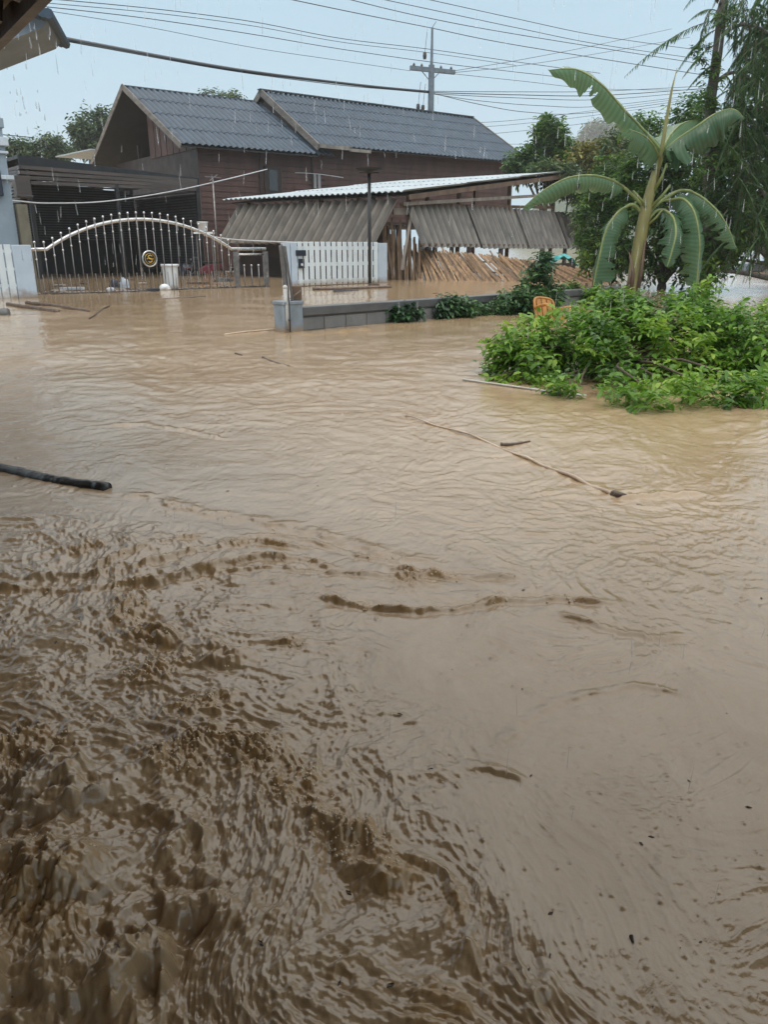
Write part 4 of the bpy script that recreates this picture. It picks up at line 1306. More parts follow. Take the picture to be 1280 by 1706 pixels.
# ------------------------------------------------------------------ big bright bush stranded in the current
def build_bush():
    lob = [(880, 605, 7.6, 70, 62, .45), (850, 590, 7.7, 38, 24, .25), (960, 570, 7.9, 90, 58, .5), (1040, 590, 7.6, 100, 78, .6), (1130, 575, 7.7, 100, 76, .6),
           (1220, 590, 7.7, 90, 70, .6), (1300, 600, 7.8, 90, 64, .6), (1080, 640, 6.9, 80, 28, .28), (1060, 520, 8.2, 80, 32, .4), (1170, 510, 8.3, 34, 34, .25),
           (1250, 640, 7.2, 70, 28, .3), (905, 560, 7.9, 60, 30, .3), (1090, 668, 6.5, 90, 16, .16), (1225, 660, 6.75, 80, 20, .2), (910, 640, 7.15, 56, 16, .16), (1130, 655, 6.6, 46, 20, .16), (1090, 662, 5.98, 90, 26, .2), (1190, 656, 6.05, 80, 26, .2), (1275, 650, 6.15, 60, 26, .2), (965, 646, 6.5, 60, 22, .2), (1020, 655, 6.9, 34, 14, .14), (1240, 540, 8.2, 60, 26, .3)]
    root, lobes, p = shrub('leafy_bush', 'large bright green leafy bush lying in the muddy current', 'bush', lob, 4000, 7, .092, 'leaf_bush', seed=5, zmin=.0,
          twig=.20, trunk=.03, bark='twig', base=V3(G(1090, 655).x, 7.6, 0), shell=.45, gap=3.6, gapcut=-.12)
    # long shoots that break the outline
    rg = np.random.default_rng(15)
    shoots = [((900, 600, 7.5), (822, 580, 7.5)), ((890, 585, 7.5), (803, 570, 7.6)), ((900, 620, 7.4), (815, 628, 7.3)), ((930, 560, 7.9), (878, 528, 8.0)),
              ((1140, 540, 8.2), (1168, 470, 8.4)), ((1080, 530, 8.2), (1050, 482, 8.4)), ((1030, 540, 8.1), (985, 500, 8.3)), ((1100, 540, 8.2), (1115, 488, 8.3)),
              ((1200, 545, 8.2), (1245, 495, 8.4)), ((1230, 560, 8.1), (1290, 515, 8.3)), ((980, 640, 7.1), (915, 660, 6.9)), ((1060, 650, 6.8), (1040, 672, 6.5)),
              ((1130, 640, 6.8), (1160, 684, 6.2)), ((1110, 650, 6.7), (1120, 680, 6.3)), ((900, 575, 7.8), (845, 548, 7.9)), ((870, 610, 7.5), (830, 604, 7.5)),
              ((1150, 520, 8.3), (1185, 462, 8.4)), ((1000, 560, 8.0), (940, 520, 8.1)), ((1050, 560, 8.0), (1020, 505, 8.2)), ((1260, 560, 8.0), (1275, 500, 8.2)),
              ((1180, 640, 6.9), (1215, 668, 6.7)), ((1080, 655, 6.7), (1075, 680, 6.4)), ((860, 625, 7.4), (835, 636, 7.2)), ((1000, 650, 7.0), (985, 668, 6.7)),
              ((1150, 590, 7.3), (1180, 560, 7.0)), ((1010, 600, 7.2), (975, 575, 7.0)), ((1090, 580, 7.2), (1105, 545, 7.1))]
    for a, b in shoots:
        a, b = A(*a), A(*b); n = 24; tw = MB()
        tw.tube([a, (a + b) / 2 + V3(0, 0, .03), b], [.009, .006, .003], 5)
        f = np.linspace(.15, 1, n)[:, None]
        P = np.array(a) * (1 - f) + np.array(b) * f
        ax = np.array((b - a).normalized())
        s = np.cross(ax, [0, 0, 1.0]); s /= np.linalg.norm(s)
        d = ax[None] * .6 + s[None] * np.where(np.arange(n) % 2, 1, -1)[:, None] * .8 + rg.normal(0, .3, (n, 3))
        sh = leaf_object('shoot', leaves(P, d, .095 * rg.uniform(.7, 1.2, n), .042, .4, rg=rg), .62 + rg.normal(0, .18, n), M['leaf_bush'], root)
        tw.build('twig', M['twig'], sh, smooth=True)
build_bush()

# ------------------------------------------------------------------ banana plant
def banana_mat():
    m, n, l, b = nmat('banana_blade')
    at = n.new('ShaderNodeAttribute'); at.attribute_name = 'along'
    ac = n.new('ShaderNodeAttribute'); ac.attribute_name = 'tint'
    wv = n.new('ShaderNodeMath'); wv.operation = 'SINE'; ml = n.new('ShaderNodeMath'); ml.operation = 'MULTIPLY'; ml.inputs[1].default_value = 420
    l.new(at.outputs['Fac'], ml.inputs[0]); l.new(ml.outputs[0], wv.inputs[0])
    rp = n.new('ShaderNodeValToRGB')
    rp.color_ramp.elements[0].position = 0; rp.color_ramp.elements[0].color = (.028, .085, .034, 1)
    rp.color_ramp.elements[1].position = 1; rp.color_ramp.elements[1].color = (.20, .34, .19, 1)
    l.new(ac.outputs['Fac'], rp.inputs[0])
    hs = n.new('ShaderNodeMapRange'); hs.inputs[1].default_value = -1; hs.inputs[3].default_value = .86; hs.inputs[4].default_value = 1.1
    l.new(wv.outputs[0], hs.inputs[0])
    sc = n.new('ShaderNodeVectorMath'); sc.operation = 'SCALE'; l.new(rp.outputs[0], sc.inputs[0]); l.new(hs.outputs[0], sc.inputs['Scale'])
    l.new(sc.outputs[0], b.inputs['Base Color'])
    b.inputs['Roughness'].default_value = .27
    bp = n.new('ShaderNodeBump'); bp.inputs['Strength'].default_value = .25; bp.inputs['Distance'].default_value = .004
    l.new(wv.outputs[0], bp.inputs['Height']); l.new(bp.outputs[0], b.inputs['Normal'])
    tr = n.new('ShaderNodeBsdfTranslucent'); l.new(sc.outputs[0], tr.inputs[0])
    mx = n.new('ShaderNodeMixShader'); mx.inputs[0].default_value = .38
    l.new(b.outputs[0], mx.inputs[1]); l.new(tr.outputs[0], mx.inputs[2]); l.new(mx.outputs[0], n['Material Output'].inputs[0])
    return m
M['banana'] = banana_mat()
M['petiole'] = mat('banana_stalk', (.23, .27, .09), (.14, .19, .06), .45, 5, 5, grime=((.10, .08, .04), 3, .5))
M['pseudostem'] = mat('banana_trunk', (.23, .22, .075), (.15, .14, .055), .55, 4, 6, stretch=(2, 2, .3), grime=((.055, .032, .018), 1.6, .95), bump=.3)

def banana_leaf(root, path, hw, foldL, foldR, facing, seed, tears=5, tint=.5, stalk=None):
    """path: midrib from blade base to tip; hw: half width; foldL/R: angle each half hangs below the facing plane"""
    rr = random.Random(seed); n = 110; m = 7
    P = smooth_path(path, n)
    facing = Vector(facing).normalized()
    V, along, tn, F = [], [], [], []
    ph = rr.uniform(0, 6); tl = {}
    flap = {}
    for side in (-1, 1):
        cuts = sorted(rr.randint(8, n - 6) for k in range(tears))
        for c in cuts: tl[(side, c)] = rr.uniform(.3, .9)
        cur = 0.0; tw = 0.0
        for i in range(n):
            if i in cuts: cur = rr.uniform(-.18, .42); tw = rr.uniform(-.05, .05)
            flap[(side, i)] = (cur, tw)
    for side, fold in ((-1, foldL), (1, foldR)):
        b0 = len(V)
        for i, p in enumerate(P):
            T = (P[min(i + 1, n - 1)] - P[max(i - 1, 0)]).normalized()
            S = T.cross(facing).normalized(); N = S.cross(T).normalized()
            f = i / (n - 1)
            w = hw * (min(1, (f / .10)) ** .6) * (1 - max(0, (f - .62) / .38) ** 2.2) ** .7 if f < 1 else 0
            w *= 1 + .05 * sin(f * 31 + ph * side)
            for j in range(m + 1):
                q = j / m
                fo, tw = flap[(side, i)]
                ang = fold * (.55 + .75 * q) + fo * q * q
                rip = .045 * hw * 2 * q * q * sin(f * 44 + ph + side) + .06 * hw * q * sin(f * 17 + side * 2)
                pt = p + S * side * (w * q * cos(ang)) - N * (w * q * sin(ang)) + N * rip + T * (tw * q * q)
                V.append(tuple(pt)); along.append(f * .45 + q * .02); tn.append(tint + .12 * sin(f * 9 + side) * q + fo * .5 * q + (.25 if j == 0 else 0))
        for i in range(n - 1):
            for j in range(m):
                if any(s == side and abs(i - c) < .6 + 3.0 * (j / m - 1 + dep) and j / m > 1 - dep for (s, c), dep in tl.items()): continue
                a = b0 + i * (m + 1) + j
                F.append((a, a + 1, a + m + 2, a + m + 1))
    bl = mesh_np('leaf', np.array(V), np.array(F), 4, M['banana'], root, smooth=True, attrs={'along': along, 'tint': tn})
    mb = MB()
    pre = [Vector(s) for s in (stalk or [])]
    full = smooth_path(pre + [P[0], P[3]], 12)[:-1] + P[3::4] if pre else P[::4]
    k = len(full)
    mb.tube(full, [.040 * (1 - .85 * i / k) + .003 for i in range(k)], 8)
    mb.build('midrib', M['petiole'], bl, smooth=True)

def build_banana():
    Y = 19.5
    B = lambda px, py, dy=0.0: A(px, py, Y + dy)
    base = V3(B(1056, 480).x, Y, 0)
    root = empty('banana_plant', base)
    tag(root, 'tall banana plant with broad torn leaves behind the bright bush', 'banana plant')
    m = MB()
    m.tube([V3(base.x - .03, Y, -.4), B(1056, 480), B(1062, 430), B(1070, 385), B(1078, 345), B(1086, 312), B(1092, 285)],
           [.17, .165, .155, .145, .135, .105, .06], 14)
    m.build('trunk', M['pseudostem'], root, smooth=True)
    m = MB()                                              # loose dry sheaths
    for (a, b, c, r) in (((1052, 482), (1056, 455), (1049, 420), .05), ((1064, 482), (1070, 450), (1076, 400), .05), ((1045, 480), (1050, 462), (1053, 440), .035)):
        m.tube([B(*a, -.17), B(*b, -.17), B(*c, -.16)], [r, r * .8, r * .3], 6)
    m.build('dry_sheaths', M['timber'], root, smooth=True)
    st = B(1086, 305)
    # upper left, big one
    banana_leaf(root, [B(1104, 252), B(1078, 222), B(1040, 182, -.2), B(1004, 142, -.4), B(962, 116, -.5), B(914, 117, -.55)], .42, .95, .55, (-.15, -.75, .65), 1, 5, .72, [B(1084, 318), B(1094, 285)])
    # left, arching
    banana_leaf(root, [B(1040, 312), B(1018, 299, -.2), B(985, 292, -.3), B(945, 297, -.4), B(905, 318, -.5), B(872, 346, -.5)], .42, 1.1, .8, (-.1, -.55, .85), 2, 7, .62, [B(1074, 345), B(1058, 328)])
    # right, its dark underside towards us
    banana_leaf(root, [B(1108, 252), B(1130, 232, -.3), B(1160, 212, -.5), B(1192, 190, -.6), B(1222, 182, -.7), B(1240, 196, -.7)], .56, 1.0, 1.0, (.30, -.15, .95), 3, 5, .12, [B(1088, 312), B(1098, 280)])
    # back, pale, foreshortened
    banana_leaf(root, [B(1106, 245), B(1120, 222, .6), B(1140, 205, 1.2), B(1165, 200, 1.9)], .36, .5, .5, (0, -.5, .8), 4, 2, .60, [B(1090, 308), B(1100, 275)])
    banana_leaf(root, [B(1098, 262), B(1088, 240, -.5), B(1072, 225, -.9), B(1050, 216, -1.2)], .40, .7, .9, (0, -.8, .5), 14, 2, .5, [B(1086, 312), B(1094, 285)])
    # rolled spear leaf
    mb = MB(); mb.tube([B(1094, 300), B(1104, 245), B(1112, 195), B(1120, 150), B(1129, 113)], [.05, .048, .04, .025, .006], 8)
    mb.build('spear_leaf', M['pseudostem'], root, smooth=True)
    # hanging left
    banana_leaf(root, [B(1044, 345), B(1028, 356, -.2), B(1010, 385, -.3), B(1000, 425, -.35), B(992, 462, -.35), B(987, 492, -.35)], .48, .8, .9, (-.65, -.7, .25), 5, 10, .26, [B(1074, 360), B(1062, 345), B(1052, 341)])
    # drooping right, torn
    banana_leaf(root, [B(1118, 333), B(1140, 332, -.3), B(1158, 355, -.5), B(1166, 400, -.6), B(1164, 445, -.6), B(1160, 486, -.6)], .56, .7, .7, (.15, -.95, .25), 6, 18, .30, [B(1082, 360), B(1092, 342), B(1106, 334)])
    banana_leaf(root, [B(1150, 318), B(1172, 330, -.2), B(1196, 352, -.3), B(1214, 380, -.3), B(1226, 412, -.3)], .42, .6, .7, (.3, -.85, .4), 7, 16, .38, [B(1084, 350), B(1110, 330), B(1132, 318)])
    banana_leaf(root, [B(1108, 350), B(1122, 362, -.5), B(1127, 388, -.8), B(1120, 420, -.9), B(1112, 446, -.9)], .42, .6, .7, (-.1, -.95, .25), 8, 14, .18, [B(1078, 370), B(1094, 352)])
    # cut stalk stubs at the crown
    for a, b, r in (((1086, 345), (1118, 308), .045), ((1080, 350), (1056, 318), .04), ((1090, 320), (1112, 272), .04), ((1080, 375), (1104, 350), .035)):
        mb = MB(); mb.tube([B(*a, -.05), B((a[0] + b[0]) / 2 + 2, (a[1] + b[1]) / 2, -.2), B(*b, -.3)], [r, r * .8, r * .55], 8)
        mb.build('leaf_stalk', M['petiole'], root, smooth=True)
build_banana()

# ------------------------------------------------------------------ feathery tree at the right border
def build_feathery_tree():
    rg = np.random.default_rng(21)
    Y = 21.5
    B = lambda px, py, dy=0.0: A(px, py, Y + dy)
    base = V3(B(1195, 410).x, Y, 0)
    root = empty('feathery_tree', base)
    tag(root, 'tall tree with feathery drooping fronds in the upper right corner', 'tree')
    m = MB()
    trunk = [V3(base.x - .15, Y, -.3), B(1182, 330), B(1180, 240), B(1186, 160), B(1196, 90), B(1204, 20), B(1212, -60), B(1222, -160)]
    m.tube(trunk, [.17, .15, .14, .125, .12, .115, .10, .06], 12)
    m.build('trunk', M['bark'], root, smooth=True)
    limbs = [[(1200, 60, 0), (1240, 40, -.4), (1290, 60, -.8), (1340, 110, -1)], [(1190, 140, 0), (1225, 120, .3), (1270, 150, .5), (1330, 220, .6)],
             [(1205, 10, 0), (1170, -30, -.5), (1120, -60, -.8)], [(1184, 220, 0), (1225, 215, -.4), (1275, 255, -.7), (1330, 330, -.8)],
             [(1182, 300, 0), (1230, 290, .5), (1290, 330, .8)], [(1208, -30, 0), (1260, -60, 0), (1330, -40, -.3)]]
    mb = MB()
    for L in limbs:
        mb.tube(smooth_path([B(*p) for p in L], 10), [.055 - .0045 * i for i in range(10)], 7)
    mb.build('branch', M['bark'], root, smooth=True)
    Vs, ts = [], []; rb = MB()
    def frond(s, ang, ln, sag, tone, dy):
        """ang in the picture plane (0 right, 90 up); a drooping rachis with paired hanging leaflets"""
        d = V3(cos(ang), dy, sin(ang)).normalized()
        n = 36
        P = np.array([s + d * (ln * f) + V3(0, 0, -sag * ln * f * f) for f in np.linspace(0, 1, n)])
        rb.tube([Vector(P[i]) for i in range(0, n, 5)], [.010 - .0009 * i for i in range(len(range(0, n, 5)))], 4, cap=False)
        T = np.gradient(P, axis=0); T /= np.linalg.norm(T, axis=1, keepdims=True)
        sd = np.cross(T, [0.15, .3, 1.0]); sd /= np.linalg.norm(sd, axis=1, keepdims=True) + 1e-9
        for sg in (-1, 1):
            dd = T * .62 + sd * sg * .75 + np.array([0, 0, -.30]) + rg.normal(0, .12, (n, 3))
            Ln = min(ln, 1.3) * .155 * np.sin(np.linspace(.5, 2.9, n)) * rg.uniform(.8, 1.15, n)
            Vs.append(leaves(P, dd, Ln, Ln * .24, .7, rg=rg)); ts.append(np.full(n, tone) + rg.normal(0, .1, n))
    # the long arching frond against the sky and its neighbours
    for (px, py, ang, ln, sag, tone) in ((1200, 32, 188, 2.25, .42, .25), (1196, 18, 165, .8, .6, .3), (1192, 50, 200, .9, .7, .3),
                                         (1188, 110, 200, .7, .5, .45), (1190, 75, 205, .8, .5, .4)):
        frond(B(px, py, random.uniform(-.3, .3)), R(ang), ln, sag, tone, random.uniform(-.3, .1))
    for k in range(900):
        px = 1182 + 140 * rg.random() ** .75; py = rg.uniform(-60, 400)
        if px < 1222 and py < 170 and rg.random() < .8: continue
        if px < 1236 and 40 < py < 110 and rg.random() < .6: continue
        if perlin(np.array([px / 46.0]), np.array([py / 46.0]), 91)[0] < -.22: continue
        ang = R(rg.choice([rg.uniform(185, 245), rg.uniform(-60, 10), rg.uniform(245, 290)]))
        frond(B(px, py, rg.uniform(-1.6, 1.5)), ang, rg.uniform(.35, .95), rg.uniform(.25, .7), np.clip(.28 + .22 * perlin(np.array([px / 70.0]), np.array([py / 70.0]), 95)[0] + rg.normal(0, .08), 0, 1), rg.uniform(-.6, .4))
    leaf_object('foliage', np.concatenate(Vs), np.concatenate(ts), M['leaf_pin'], root)
    rb.build('frond_stalks', M['twig'], root)
    # leafy climber on the trunk
    for lb_, cn in (((1186, 135, Y - .1, 16, 40, .25), 60), ((1168, 88, Y - .1, 14, 14, .2), 26), ((1176, 190, Y - .1, 22, 30, .25), 50), ((1215, 30, Y - .2, 22, 12, .2), 30)):
        V, t, p = sprays(px_lobes([lb_]), cn, 6, .13, rg, twig=.15, gapcut=-.6)
        leaf_object('climber', V, t + .15, M['leaf_hedge'], root)
build_feathery_tree()

# ------------------------------------------------------------------ other trees and shrubs
shrub('dense_tree', 'dense dark green tree directly behind the banana plant', 'tree',
      [(1120, 330, 24, 60, 120, 1.2), (1060, 390, 24, 46, 75, 1.0), (1150, 250, 24.5, 50, 60, 1.0), (1085, 285, 24.5, 45, 60, .9), (1170, 400, 23.5, 50, 70, 1.0), (1150, 195, 24.5, 30, 26, .6), (1062, 215, 24.8, 22, 24, .5), (1100, 215, 24.6, 24, 30, .5), (1045, 330, 24.3, 28, 60, .7), (1130, 430, 23.4, 60, 40, .8)],
      3600, 6, .17, 'leaf_hedge', seed=31, trunk=.14, twig=.35, gap=1.1, gapcut=-.30)
shrub('shade_tree', 'broad dark tree hanging over the black car at the right border', 'tree',
      [(1230, 300, 23.5, 60, 100, 1.0), (1290, 250, 23.5, 60, 120, 1.0), (1200, 380, 23, 45, 55, .8), (1260, 370, 23.5, 55, 36, .8), (1320, 330, 24, 50, 70, 1.0), (1262, 190, 23.8, 46, 60, .8), (1205, 430, 22.5, 24, 30, .4), (1275, 110, 24, 34, 50, .8), (1225, 235, 23.6, 36, 40, .8), (1195, 300, 20.9, 34, 60, .45), (1190, 400, 20.9, 34, 50, .45), (1230, 380, 20.8, 40, 50, .5), (1175, 450, 20.8, 34, 26, .4), (1212, 230, 21.0, 24, 40, .4)],
      5200, 6, .16, 'leaf_hedge', base=V3(A(1330, 440, 23.8).x, 23.8, 0), seed=33, trunk=.15, twig=.35, gap=1.2, gapcut=-.22)
shrub('garden_shrub', 'dark round shrub between the shed flaps and banana trunk', 'shrub',
      [(1000, 370, 25.5, 40, 62, .9), (985, 420, 25, 22, 40, .5), (1020, 310, 25.6, 34, 44, .7), (1030, 430, 25, 34, 34, .6), (1000, 330, 25.5, 24, 40, .6)],
      1300, 6, .17, 'leaf_hedge', seed=35, trunk=.08, twig=.3, gap=1.2, gapcut=-.3)
shrub('mango_tree', 'small dark tree with a narrow crown beyond the shed roof', 'tree',
      [(916, 238, 46, 26, 34, .9), (912, 216, 46, 18, 18, .6), (900, 262, 46, 30, 26, .9), (930, 262, 46, 26, 26, .9), (868, 280, 45.5, 24, 20, .8), (880, 268, 46, 24, 16, .7)],
      900, 7, .34, 'leaf_hedge', seed=37, trunk=.14, twig=.6, gap=.9, gapcut=-.25)
shrub('yellow_tree', 'yellow flowering tree between the narrow tree and the banana', 'tree',
      [(985, 268, 41, 40, 26, 1.1), (955, 278, 41, 26, 24, .9), (1015, 285, 40, 36, 34, 1.0), (970, 300, 40.5, 46, 24, 1.0), (1000, 250, 41, 24, 16, .7)],
      1100, 7, .26, 'leaf_yel', seed=39, trunk=.13, twig=.5, gap=.9, gapcut=-.3)
shrub('hedge_tree', 'green tree below the yellow flowering one behind the shed', 'tree',
      [(950, 305, 38.5, 40, 26, .9), (905, 290, 39, 32, 18, .8), (985, 330, 38, 30, 40, .9), (1030, 250, 38, 26, 30, .8)],
      800, 6, .25, 'leaf_far', seed=40, trunk=.10, twig=.5, gap=.9, gapcut=-.3)
shrub('far_tree', 'pale rain blurred tree far off left of the banana top', 'tree',
      [(1008, 222, 430, 28, 14, 10), (990, 218, 430, 16, 10, 8), (1030, 232, 430, 26, 16, 10), (985, 240, 430, 26, 10, 10)],
      700, 6, 2.7, 'leaf_far', seed=41, trunk=.9, twig=5, gap=.10, gapcut=-.3)
shrub('round_tree', 'round green tree beside the left slope of the gable', 'tree',
      [(155, 222, 75, 34, 30, 1.8), (140, 236, 75, 24, 22, 1.4), (178, 205, 75, 20, 20, 1.4), (165, 245, 75, 34, 18, 1.6)],
      900, 6, .5, 'leaf_far', seed=43, trunk=.3, twig=.9, gap=.6, gapcut=-.3)
shrub('low_tree', 'light green tree above the carport roof by the blue wall', 'tree',
      [(85, 246, 70, 22, 16, 1.3), (60, 252, 70, 20, 12, 1.2), (30, 250, 70, 18, 14, 1.2), (98, 255, 70, 16, 12, 1.0)],
      650, 6, .42, 'leaf_far', seed=45, trunk=.25, twig=.8, gap=.6, gapcut=-.2)
shrub('ridge_tree', 'treetop just showing over the front roof ridge', 'tree',
      [(352, 160, 95, 14, 9, 1.2), (382, 163, 95, 18, 8, 1.4), (368, 190, 95, 40, 26, 3)],
      500, 6, .5, 'leaf_far', seed=47, trunk=.3, twig=.9, gap=.5, gapcut=-.3)

# plants along the block wall
shrub('papaya_sapling', 'dark leafy sapling standing between the wall end and orange chair', 'plant',
      [(905, 440, 15.2, 14, 20, .15), (895, 470, 15.1, 26, 22, .25), (885, 500, 14.9, 42, 22, .3), (860, 505, 14.8, 34, 16, .25), (925, 492, 15.2, 14, 16, .2)],
      420, 6, .13, 'leaf_wall', seed=51, trunk=.03, twig=.2, bark='twig', gapcut=-.5)
shrub('wall_creeper', 'rounded clump of dark leaves against the middle of the block wall', 'plant',
      [(755, 512, 14.05, 32, 18, .16), (738, 520, 13.9, 16, 12, .12), (778, 520, 14.1, 16, 12, .12)],
      230, 6, .11, 'leaf_wall', seed=53, trunk=.02, twig=.16, bark='twig', gapcut=-.5)
shrub('wall_weed', 'two broad pale leaves on a small weed by the block wall', 'plant',
      [(688, 518, 13.35, 12, 10, .09), (660, 524, 13.2, 14, 9, .09), (672, 526, 13.2, 18, 8, .09)],
      60, 5, .15, 'leaf_wall', seed=55, trunk=.015, twig=.14, bark='twig', gapcut=-.6)
shrub('low_weed', 'low spreading weeds at the wall foot left of the sapling', 'plant',
      [(820, 516, 14.6, 30, 12, .16), (798, 522, 14.4, 14, 9, .12)],
      120, 6, .10, 'leaf_wall', seed=57, trunk=.015, twig=.14, bark='twig', gapcut=-.6)
shrub('light_weed', 'light green weed in front of the dark bamboo stakes', 'plant',
      [(990, 494, 17.0, 24, 13, .2), (1012, 500, 16.8, 24, 12, .2), (955, 488, 17.2, 14, 16, .2)],
      170, 6, .13, 'leaf_bush', seed=59, trunk=.02, twig=.16, bark='twig', gapcut=-.6)

def build_hill():
    n = 40; V = []; F = []
    c = A(1010, 300, 440)
    for j in range(n):
        for i in range(n):
            u, v = i / (n - 1) * 2 - 1, j / (n - 1) * 2 - 1
            d = u * u + v * v
            V.append((c.x + u * 52, 460 + v * 60, max(0, 1 - d) ** 1.5 * 46 * (1 + .1 * sin(u * 7) * sin(v * 5)) - 1))
    for j in range(n - 1):
        for i in range(n - 1):
            F.append((j * n + i, j * n + i + 1, (j + 1) * n + i + 1, (j + 1) * n + i))
    m = mat('wooded_hill', (.03, .06, .03), (.05, .085, .04), .9, .08, 6, bump=.6, bscale=.4, bdist=2)
    tag(mesh_np('hill', np.array(V), np.array(F), 4, m, smooth=True), kind='structure')
build_hill()
# ------------------------------------------------------------------ utility pole and lines
def build_pole():
    Y = 58
    b = A(716, 400, Y); b.z = 0; b.x = A(716, 300, Y).x * 1.0
    root = empty('utility_pole', b)
    tag(root, 'concrete utility pole with one crossarm rising behind the roof', 'utility pole')
    x = b.x
    top = A(716, 46, Y).z; arm = A(716, 117, Y).z
    m = MB(); m.tube([V3(x, Y, -.3), V3(x, Y, arm + .3)], [.26, .20], 10); m.build('shaft', M['pole'], root)
    m = MB(); m.tube([V3(x, Y, arm + .2), V3(x, Y, top)], [.10, .07], 8)
    m.tube([V3(x, Y, top), V3(x + .25, Y, top + .35)], .02, 5); m.build('earth_spike', M['pole'], root)
    m = MB(); m.bar(A(684, 113, Y - .6), A(758, 120.5, Y + .6), .22, .26); m.build('crossarm', M['pole'], root)
    for px, dy in ((690, -.5), (703, -.3), (735, .3), (752, .5)):
        c = A(px, 110 + (px - 684) * .10, Y + dy)
        m = MB(); m.lathe(c, [(0, -.12), (.08, -.10), (.10, 0), (.06, .04), (.09, .1), (.04, .2), (0, .22)], 10); m.build('insulator', M['insul'], root)
    for px, py, ln in ((708, 90, 40), (697, 176, 30), (705, 178, 34)):
        c = A(px, py, Y - .4); m = MB(); m.tube([c + V3(.15, 0, 1.4), c, c - V3(.05, 0, .2)], .015, 5)
        m.lathe(c, [(0, -.32), (.1, -.3), (.13, -.1), (.1, .1), (0, .12)], 8); m.build('stay_insulator', M['insul'], root)
    m = MB(); m.bar(A(702, 117, Y), A(714, 132, Y), .05, .05); m.bar(A(734, 119, Y), A(720, 134, Y), .05, .05); m.build('arm_brace', M['pole'], root)
build_pole()

def cable(label, pts, r, mt='wirethin', cat='power line', name='power_line', group=None, n=40):
    P = smooth_path([A(*p) for p in pts], n)
    m = MB(); m.tube(P, r, 6)
    o = m.build(name, M[mt], None, smooth=True, origin=P[0])
    tag(o, label, cat, group)
    return o
cable('thick black cable sagging over the roofs from top left to the pole', [(-60, 33, 22), (20, 46, 24), (150, 73, 30), (400, 117, 43), (600, 142, 52), (716, 153, 58)], .075, 'wire', 'cable', 'cable')
cable('thin black strand twisted along the thick sagging cable', [(100, 66, 28), (380, 117, 42), (560, 141, 50), (660, 150, 55), (716, 155, 58)], .022, 'wire', 'cable', 'cable')
LN = [
    ('highest thin wire, leaving the top edge left of the pole', [(700, -4, 48), (860, 31, 52), (1000, 60, 55), (1170, 84, 60)], .018),
    ('second thin wire from the top, crossing above the pole tip', [(625, -4, 46), (860, 46, 52), (1000, 74, 55), (1180, 100, 60)], .018),
    ('third thin wire from the top, passing above the pole tip', [(570, -4, 46), (700, 27, 49), (860, 57, 53), (1180, 108, 60)], .02),
    ('dark wire touching the pole tip and running on to the right', [(470, -4, 48), (600, 23, 53), (716, 46, 58), (860, 75, 60), (1180, 126, 64)], .024),
    ('upper of the paired wires reaching the pole between tip and crossarm', [(60, -4, 40), (260, 15, 46), (420, 36, 50), (568, 64, 55), (716, 82, 58), (860, 103, 60), (1000, 122, 64)], .02),
    ('lower of the paired wires reaching the pole between tip and crossarm', [(55, 3, 40), (260, 22, 46), (420, 43, 50), (568, 70, 55), (716, 88, 58), (860, 109, 60)], .016),
    ('wire meeting the pole just above its crossarm', [(65, 10, 40), (240, 30, 46), (420, 57, 50), (557, 80, 55), (716, 103, 58), (860, 120, 60), (1000, 136, 64)], .02),
    ('faint wire ending at the left tip of the crossarm', [(80, 18, 42), (240, 44, 47), (420, 79, 51), (560, 100, 55), (684, 118, 58)], .014),
    ('wire from the right crossarm tip dipping behind the banana leaf', [(756, 123, 58), (860, 134, 60), (1000, 148, 66), (1170, 150, 74)], .016),
    ('line climbing right from the crossarm towards the feathery tree', [(738, 121, 58), (860, 101, 66), (980, 78, 74), (1120, 48, 84)], .02),
    ('second line climbing right from the crossarm, slightly lower', [(756, 121, 58), (860, 110, 66), (980, 92, 74), (1150, 62, 84)], .02),
    ('flat bundle wire leaving the pole right, topmost of its fan', [(716, 152, 58), (860, 153, 62), (1000, 152, 66), (1180, 143, 72)], .022),
    ('flat bundle wire leaving the pole right, second of its fan', [(716, 154, 58), (860, 158, 62), (1000, 159, 66), (1180, 147, 72)], .03),
    ('flat bundle wire leaving the pole right, third of its fan', [(716, 156, 58), (860, 163, 62), (1000, 166, 66), (1180, 151, 72)], .022),
    ('sagging fan wire from the pole, fourth counted from above', [(718, 156, 58), (800, 168, 60), (900, 176, 62), (1000, 177, 66), (1180, 156, 72)], .02),
    ('lowest sagging fan wire from the pole above the roof end', [(724, 156, 58), (800, 174, 60), (880, 187, 62), (980, 188, 66), (1180, 162, 72)], .022),
    ('separate wire over the roof end, uppermost of four below the fan', [(786, 205, 70), (860, 200, 74), (960, 188, 78), (1170, 160, 86)], .02),
    ('separate wire over the roof end, second of four below the fan', [(795, 212, 70), (860, 207, 74), (960, 196, 78), (1170, 168, 86)], .02),
    ('separate wire over the roof end, third of four below the fan', [(806, 224, 70), (880, 217, 74), (980, 205, 78), (1170, 180, 86)], .02),
    ('lowest separate wire, nearly level above the narrow dark tree', [(824, 240, 72), (920, 240, 76), (1040, 237, 82), (1170, 232, 88)], .016),
]
for lb, pts, r in LN:
    cable(lb, pts, r, group='overhead lines across the sky')
cable('short dark wire stub sticking out over the carport trees', [(-20, 222, 21.6), (20, 226, 21.8), (57, 229.5, 22)], .012, 'wirethin')
cable('pale cord sagging in front of the carport up to the house eave', [(-10, 331, 22.5), (30, 335, 24), (82, 338.5, 26), (180, 335, 29), (290, 318, 33), (380, 298, 36), (445, 282, 39)], .022, 'wirewhite', 'cord', 'cord')
cable('short pale cord sagging along the dark wall beside the window', [(452, 291, 43), (490, 288, 43.5), (530, 290, 44), (572, 296, 44.5)], .018, 'wirewhite', 'cord', 'cord')
